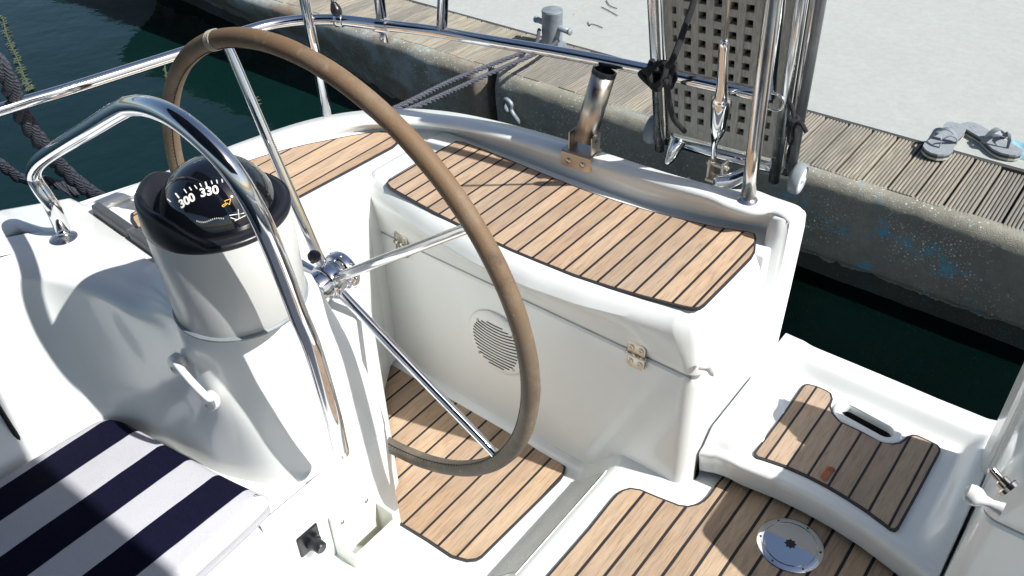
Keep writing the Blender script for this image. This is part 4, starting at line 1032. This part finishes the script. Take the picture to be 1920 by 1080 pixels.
k2 = G(1.17, .10, 0.03); rl2 = thing('tail_rope', k2, 'short black rope tail knotted on the right side of the gangway above its white wheel', 'rope')
tube('cord', [PYp(1483, 195, 1.70), PYp(1488, 212, 1.69), PYp(1488, 225, 1.68)], .005, M_ROPEB, rl2, 9)
bm = bmesh.new(); kk = PYp(1487, 228, 1.68)
for j in range(3): tube_bm(bm, [kk+Vector((0, 0, .006-.007*j))+.009*Vector((math.cos(t*.628), math.sin(t*.628), .25*math.sin(t*.628+j))) for t in range(10)], .0052, 8, True)
put('knot', bm, M_ROPEB, rl2, True)
tube('cord', [kk, PYp(1503, 233, 1.67), PYp(1512, 248, 1.67)], .005, M_ROPEB, rl2, 9)
tube('cord', [kk, PYp(1479, 248, 1.67), PYp(1482, 268, 1.68), PYp(1490, 262, 1.68), PYp(1491, 240, 1.68)], .005, M_ROPEB, rl2, 9)

# ================================================================ sandals
M_SOLE = plain('sandal_grey', (.24, .265, .285), .75, var=.12, sc=60, bump=.3); M_MID = plain('sandal_dark', (.05, .055, .065), .8); M_TREAD = plain('sandal_tread', (.42, .43, .36), .8); M_STRAP = plain('sandal_strap', (.19, .215, .235), .7, sc=50)
def sandal(heel, toe, label, z0, flip=1, tilt=0.0):
    heel, toe = Vector(heel), Vector(toe); L = (toe-heel).length; d = (toe-heel)/L; d.z = 0; d.normalize(); s = Vector((-d.y, d.x, 0))*flip
    t = thing('sandal', (heel+toe)/2, label, 'sandal', 'pair of grey flip-flops left on the quay')
    wd = [(0, .030), (.04, .050), (.12, .060), (.3, .058), (.45, .052), (.6, .062), (.75, .074), (.88, .070), (.96, .046), (1, .018)]
    ol = []
    for k in range(25):
        u = k/24; ol.append((u, interp(wd, u)*.62*(L/.27)))
    full = [(u, w+.004*math.sin(u*6)) for u, w in ol]+[(u, -w+.006*math.sin(u*6)) for u, w in ol[::-1]]
    def pos(u, w, h): return Vector((heel.x, heel.y, 0))+d*(u*L)+s*w+Vector((0, 0, h+.010*math.sin(max(0, u-.7)*4)*.5))
    for nm, a, b, m, ins in (('tread', 0, .009, M_TREAD, 0), ('midsole', .009, .020, M_MID, .002), ('footbed', .020, .028, M_SOLE, .0015)):
        bm = bmesh.new(); A = [bm.verts.new(pos(u, w*(1-ins*8), z0+a)) for u, w in full]; B = [bm.verts.new(pos(u, w*(1-ins*8), z0+b)) for u, w in full]
        bm.faces.new(A[::-1]); f = bm.faces.new(B); n = len(A)
        for k in range(n): bm.faces.new((A[k], A[(k+1) % n], B[(k+1) % n], B[k]))
        bmesh.ops.triangulate(bm, faces=[q for q in bm.faces if len(q.verts) > 4]); put(nm, bm, m, t)
    bm = bmesh.new()
    for sgn in (1, -1):
        path = cr([pos(.52, sgn*.046, z0+.018), pos(.60, sgn*.044, z0+.055), pos(.68, sgn*.022, z0+.072), pos(.78, 0, z0+.058), pos(.80, 0, z0+.026)], 6)
        for i in range(len(path)-1):
            w0 = .012-.006*i/len(path)
            a, b = path[i], path[i+1]; q = [bm.verts.new(v) for v in (a-d*w0, a+d*w0, b+d*w0, b-d*w0)]; q2 = [bm.verts.new(v.co+Vector((0, 0, .003))+s*(.002*sgn)) for v in q]
            bm.faces.new(q); bm.faces.new(q2[::-1])
            for k in range(4): bm.faces.new((q[k], q[(k+1) % 4], q2[(k+1) % 4], q2[k]))
    path = [pos(.55+.0*k, -.046+.0092*k, z0+.035+.042*math.sin(math.pi*(k+.8)/11.6)) for k in range(11)]
    for i in range(10):
        a, b = path[i], path[i+1]; q = [bm.verts.new(v) for v in (a-d*.013, a+d*.013, b+d*.013, b-d*.013)]; q2 = [bm.verts.new(v.co+Vector((0, 0, .003))) for v in q]
        bm.faces.new(q); bm.faces.new(q2[::-1])
        for k in range(4): bm.faces.new((q[k], q[(k+1) % 4], q2[(k+1) % 4], q2[k]))
    put('strap', bm, M_STRAP, t)
    bm = bmesh.new(); cc = pos(.14, 0, z0+.0275); 
    for rr in (.008, .014): tube_bm(bm, [cc+rr*Vector((math.cos(k*.5236), math.sin(k*.5236), 0)) for k in range(12)], .0012, 5, True)
    put('heel_mark', bm, M_STRAP, t)
    return t
sandal(P(1790, 243, ZQ), P(1748, 303, ZQ), 'left grey flip-flop lying half on the boardwalk', ZQ+.004, 1)
sandal(P(1806, 240, ZQ), P(1906, 302, ZQ), 'right grey flip-flop lying on the pale pavement with its toe to the right', ZQ-.002, 1)
# light blue crumpled cloth at the edge of the frame
bm = bmesh.new(); cc = P(1912, 284, ZQ); G_ = {}
for i in range(15):
    for j in range(13):
        x, y = (i-5)*.012, (j-6)*.010; h = .012+.03*abs(noise.noise(Vector((x*22, y*22, 1))))+.02*max(0, noise.noise(Vector((x*9, y*9, 4))))
        G_[i, j] = bm.verts.new(cc+Vector((x, y, h if 0 < i < 14 and 0 < j < 12 else -.003)))
for i in range(14):
    for j in range(12): bm.faces.new((G_[i, j], G_[i+1, j], G_[i+1, j+1], G_[i, j+1]))
tag(put('cloth', bm, plain('light_blue_cloth', (.20, .38, .45), .8), None, True), 'crumpled light blue cloth on the pavement beside the right flip-flop', 'cloth')
# twigs on the pavement
M_TW = plain('twig', (.09, .065, .045), .9)
def twig(pts, label):
    bm = bmesh.new(); tube_bm(bm, cr([P(a, b, ZQ+.0015) for a, b in pts], 4), .0024, 5); tag(put('twig', bm, M_TW, None, True), label, 'twig', 'dry twigs on the pavement')
twig([(1128, 13), (1142, 20), (1158, 29)], 'straight dark twig on the pavement right of the bollard')
twig([(1137, 0), (1143, 10), (1157, 16)], 'curved twig above the straight one on the pavement')
twig([(1102, 41), (1106, 48), (1108, 45), (1118, 47), (1130, 52)], 'crooked twig nearest the bollard on the pavement')
# ---- plain dark block at the top right corner
bm = bmesh.new(); c = P(1930, -14, ZQ); box_bm(bm, c+Vector((.10, .14, .10)), (.50, .22, .20), Matrix.Rotation(R_(-8), 3, 'Z'), .03, 3)
tag(put('dark_block', bm, M_BLACK, None), 'dark block just entering the frame at the top right corner', 'dark_object')

# ---- strand meshes laid along pale streaks in the harbour water
M_STREAK = plain('streak', (.06, .08, .05), .9, var=.4, sc=60)
def streak(pts, n, spread, label):
    bm = bmesh.new(); ctl = cr([P(a, b, -.655) for a, b in pts], 10); random.seed(len(pts)*7+n)
    tube_bm(bm, ctl, .006, 5)
    for k in range(n):
        c = ctl[random.randrange(len(ctl))]; a = random.uniform(0, 6.28); L = random.uniform(.3, 1)*spread
        m = c+Vector((math.cos(a)*L*.5, math.sin(a)*L*.5, .004)); e = c+Vector((math.cos(a+.5)*L, math.sin(a+.5)*L, .002)); tube_bm(bm, [c, m, e], [.003, .0035, .0012], 4)
    tag(put('water_streak', bm, M_STREAK, None, True), label, 'water_streak', 'pale streaks on the water')
streak([(4, 30), (14, 70), (32, 110), (48, 150), (58, 168)], 230, .045, 'long pale streak in the water at the upper left corner')
streak([(478, 182), (484, 205), (492, 235)], 70, .035, 'short streak seen right of the top wheel spoke')
streak([(308, 118), (311, 140), (314, 158)], 34, .022, 'small streak just left of the wheel rim')
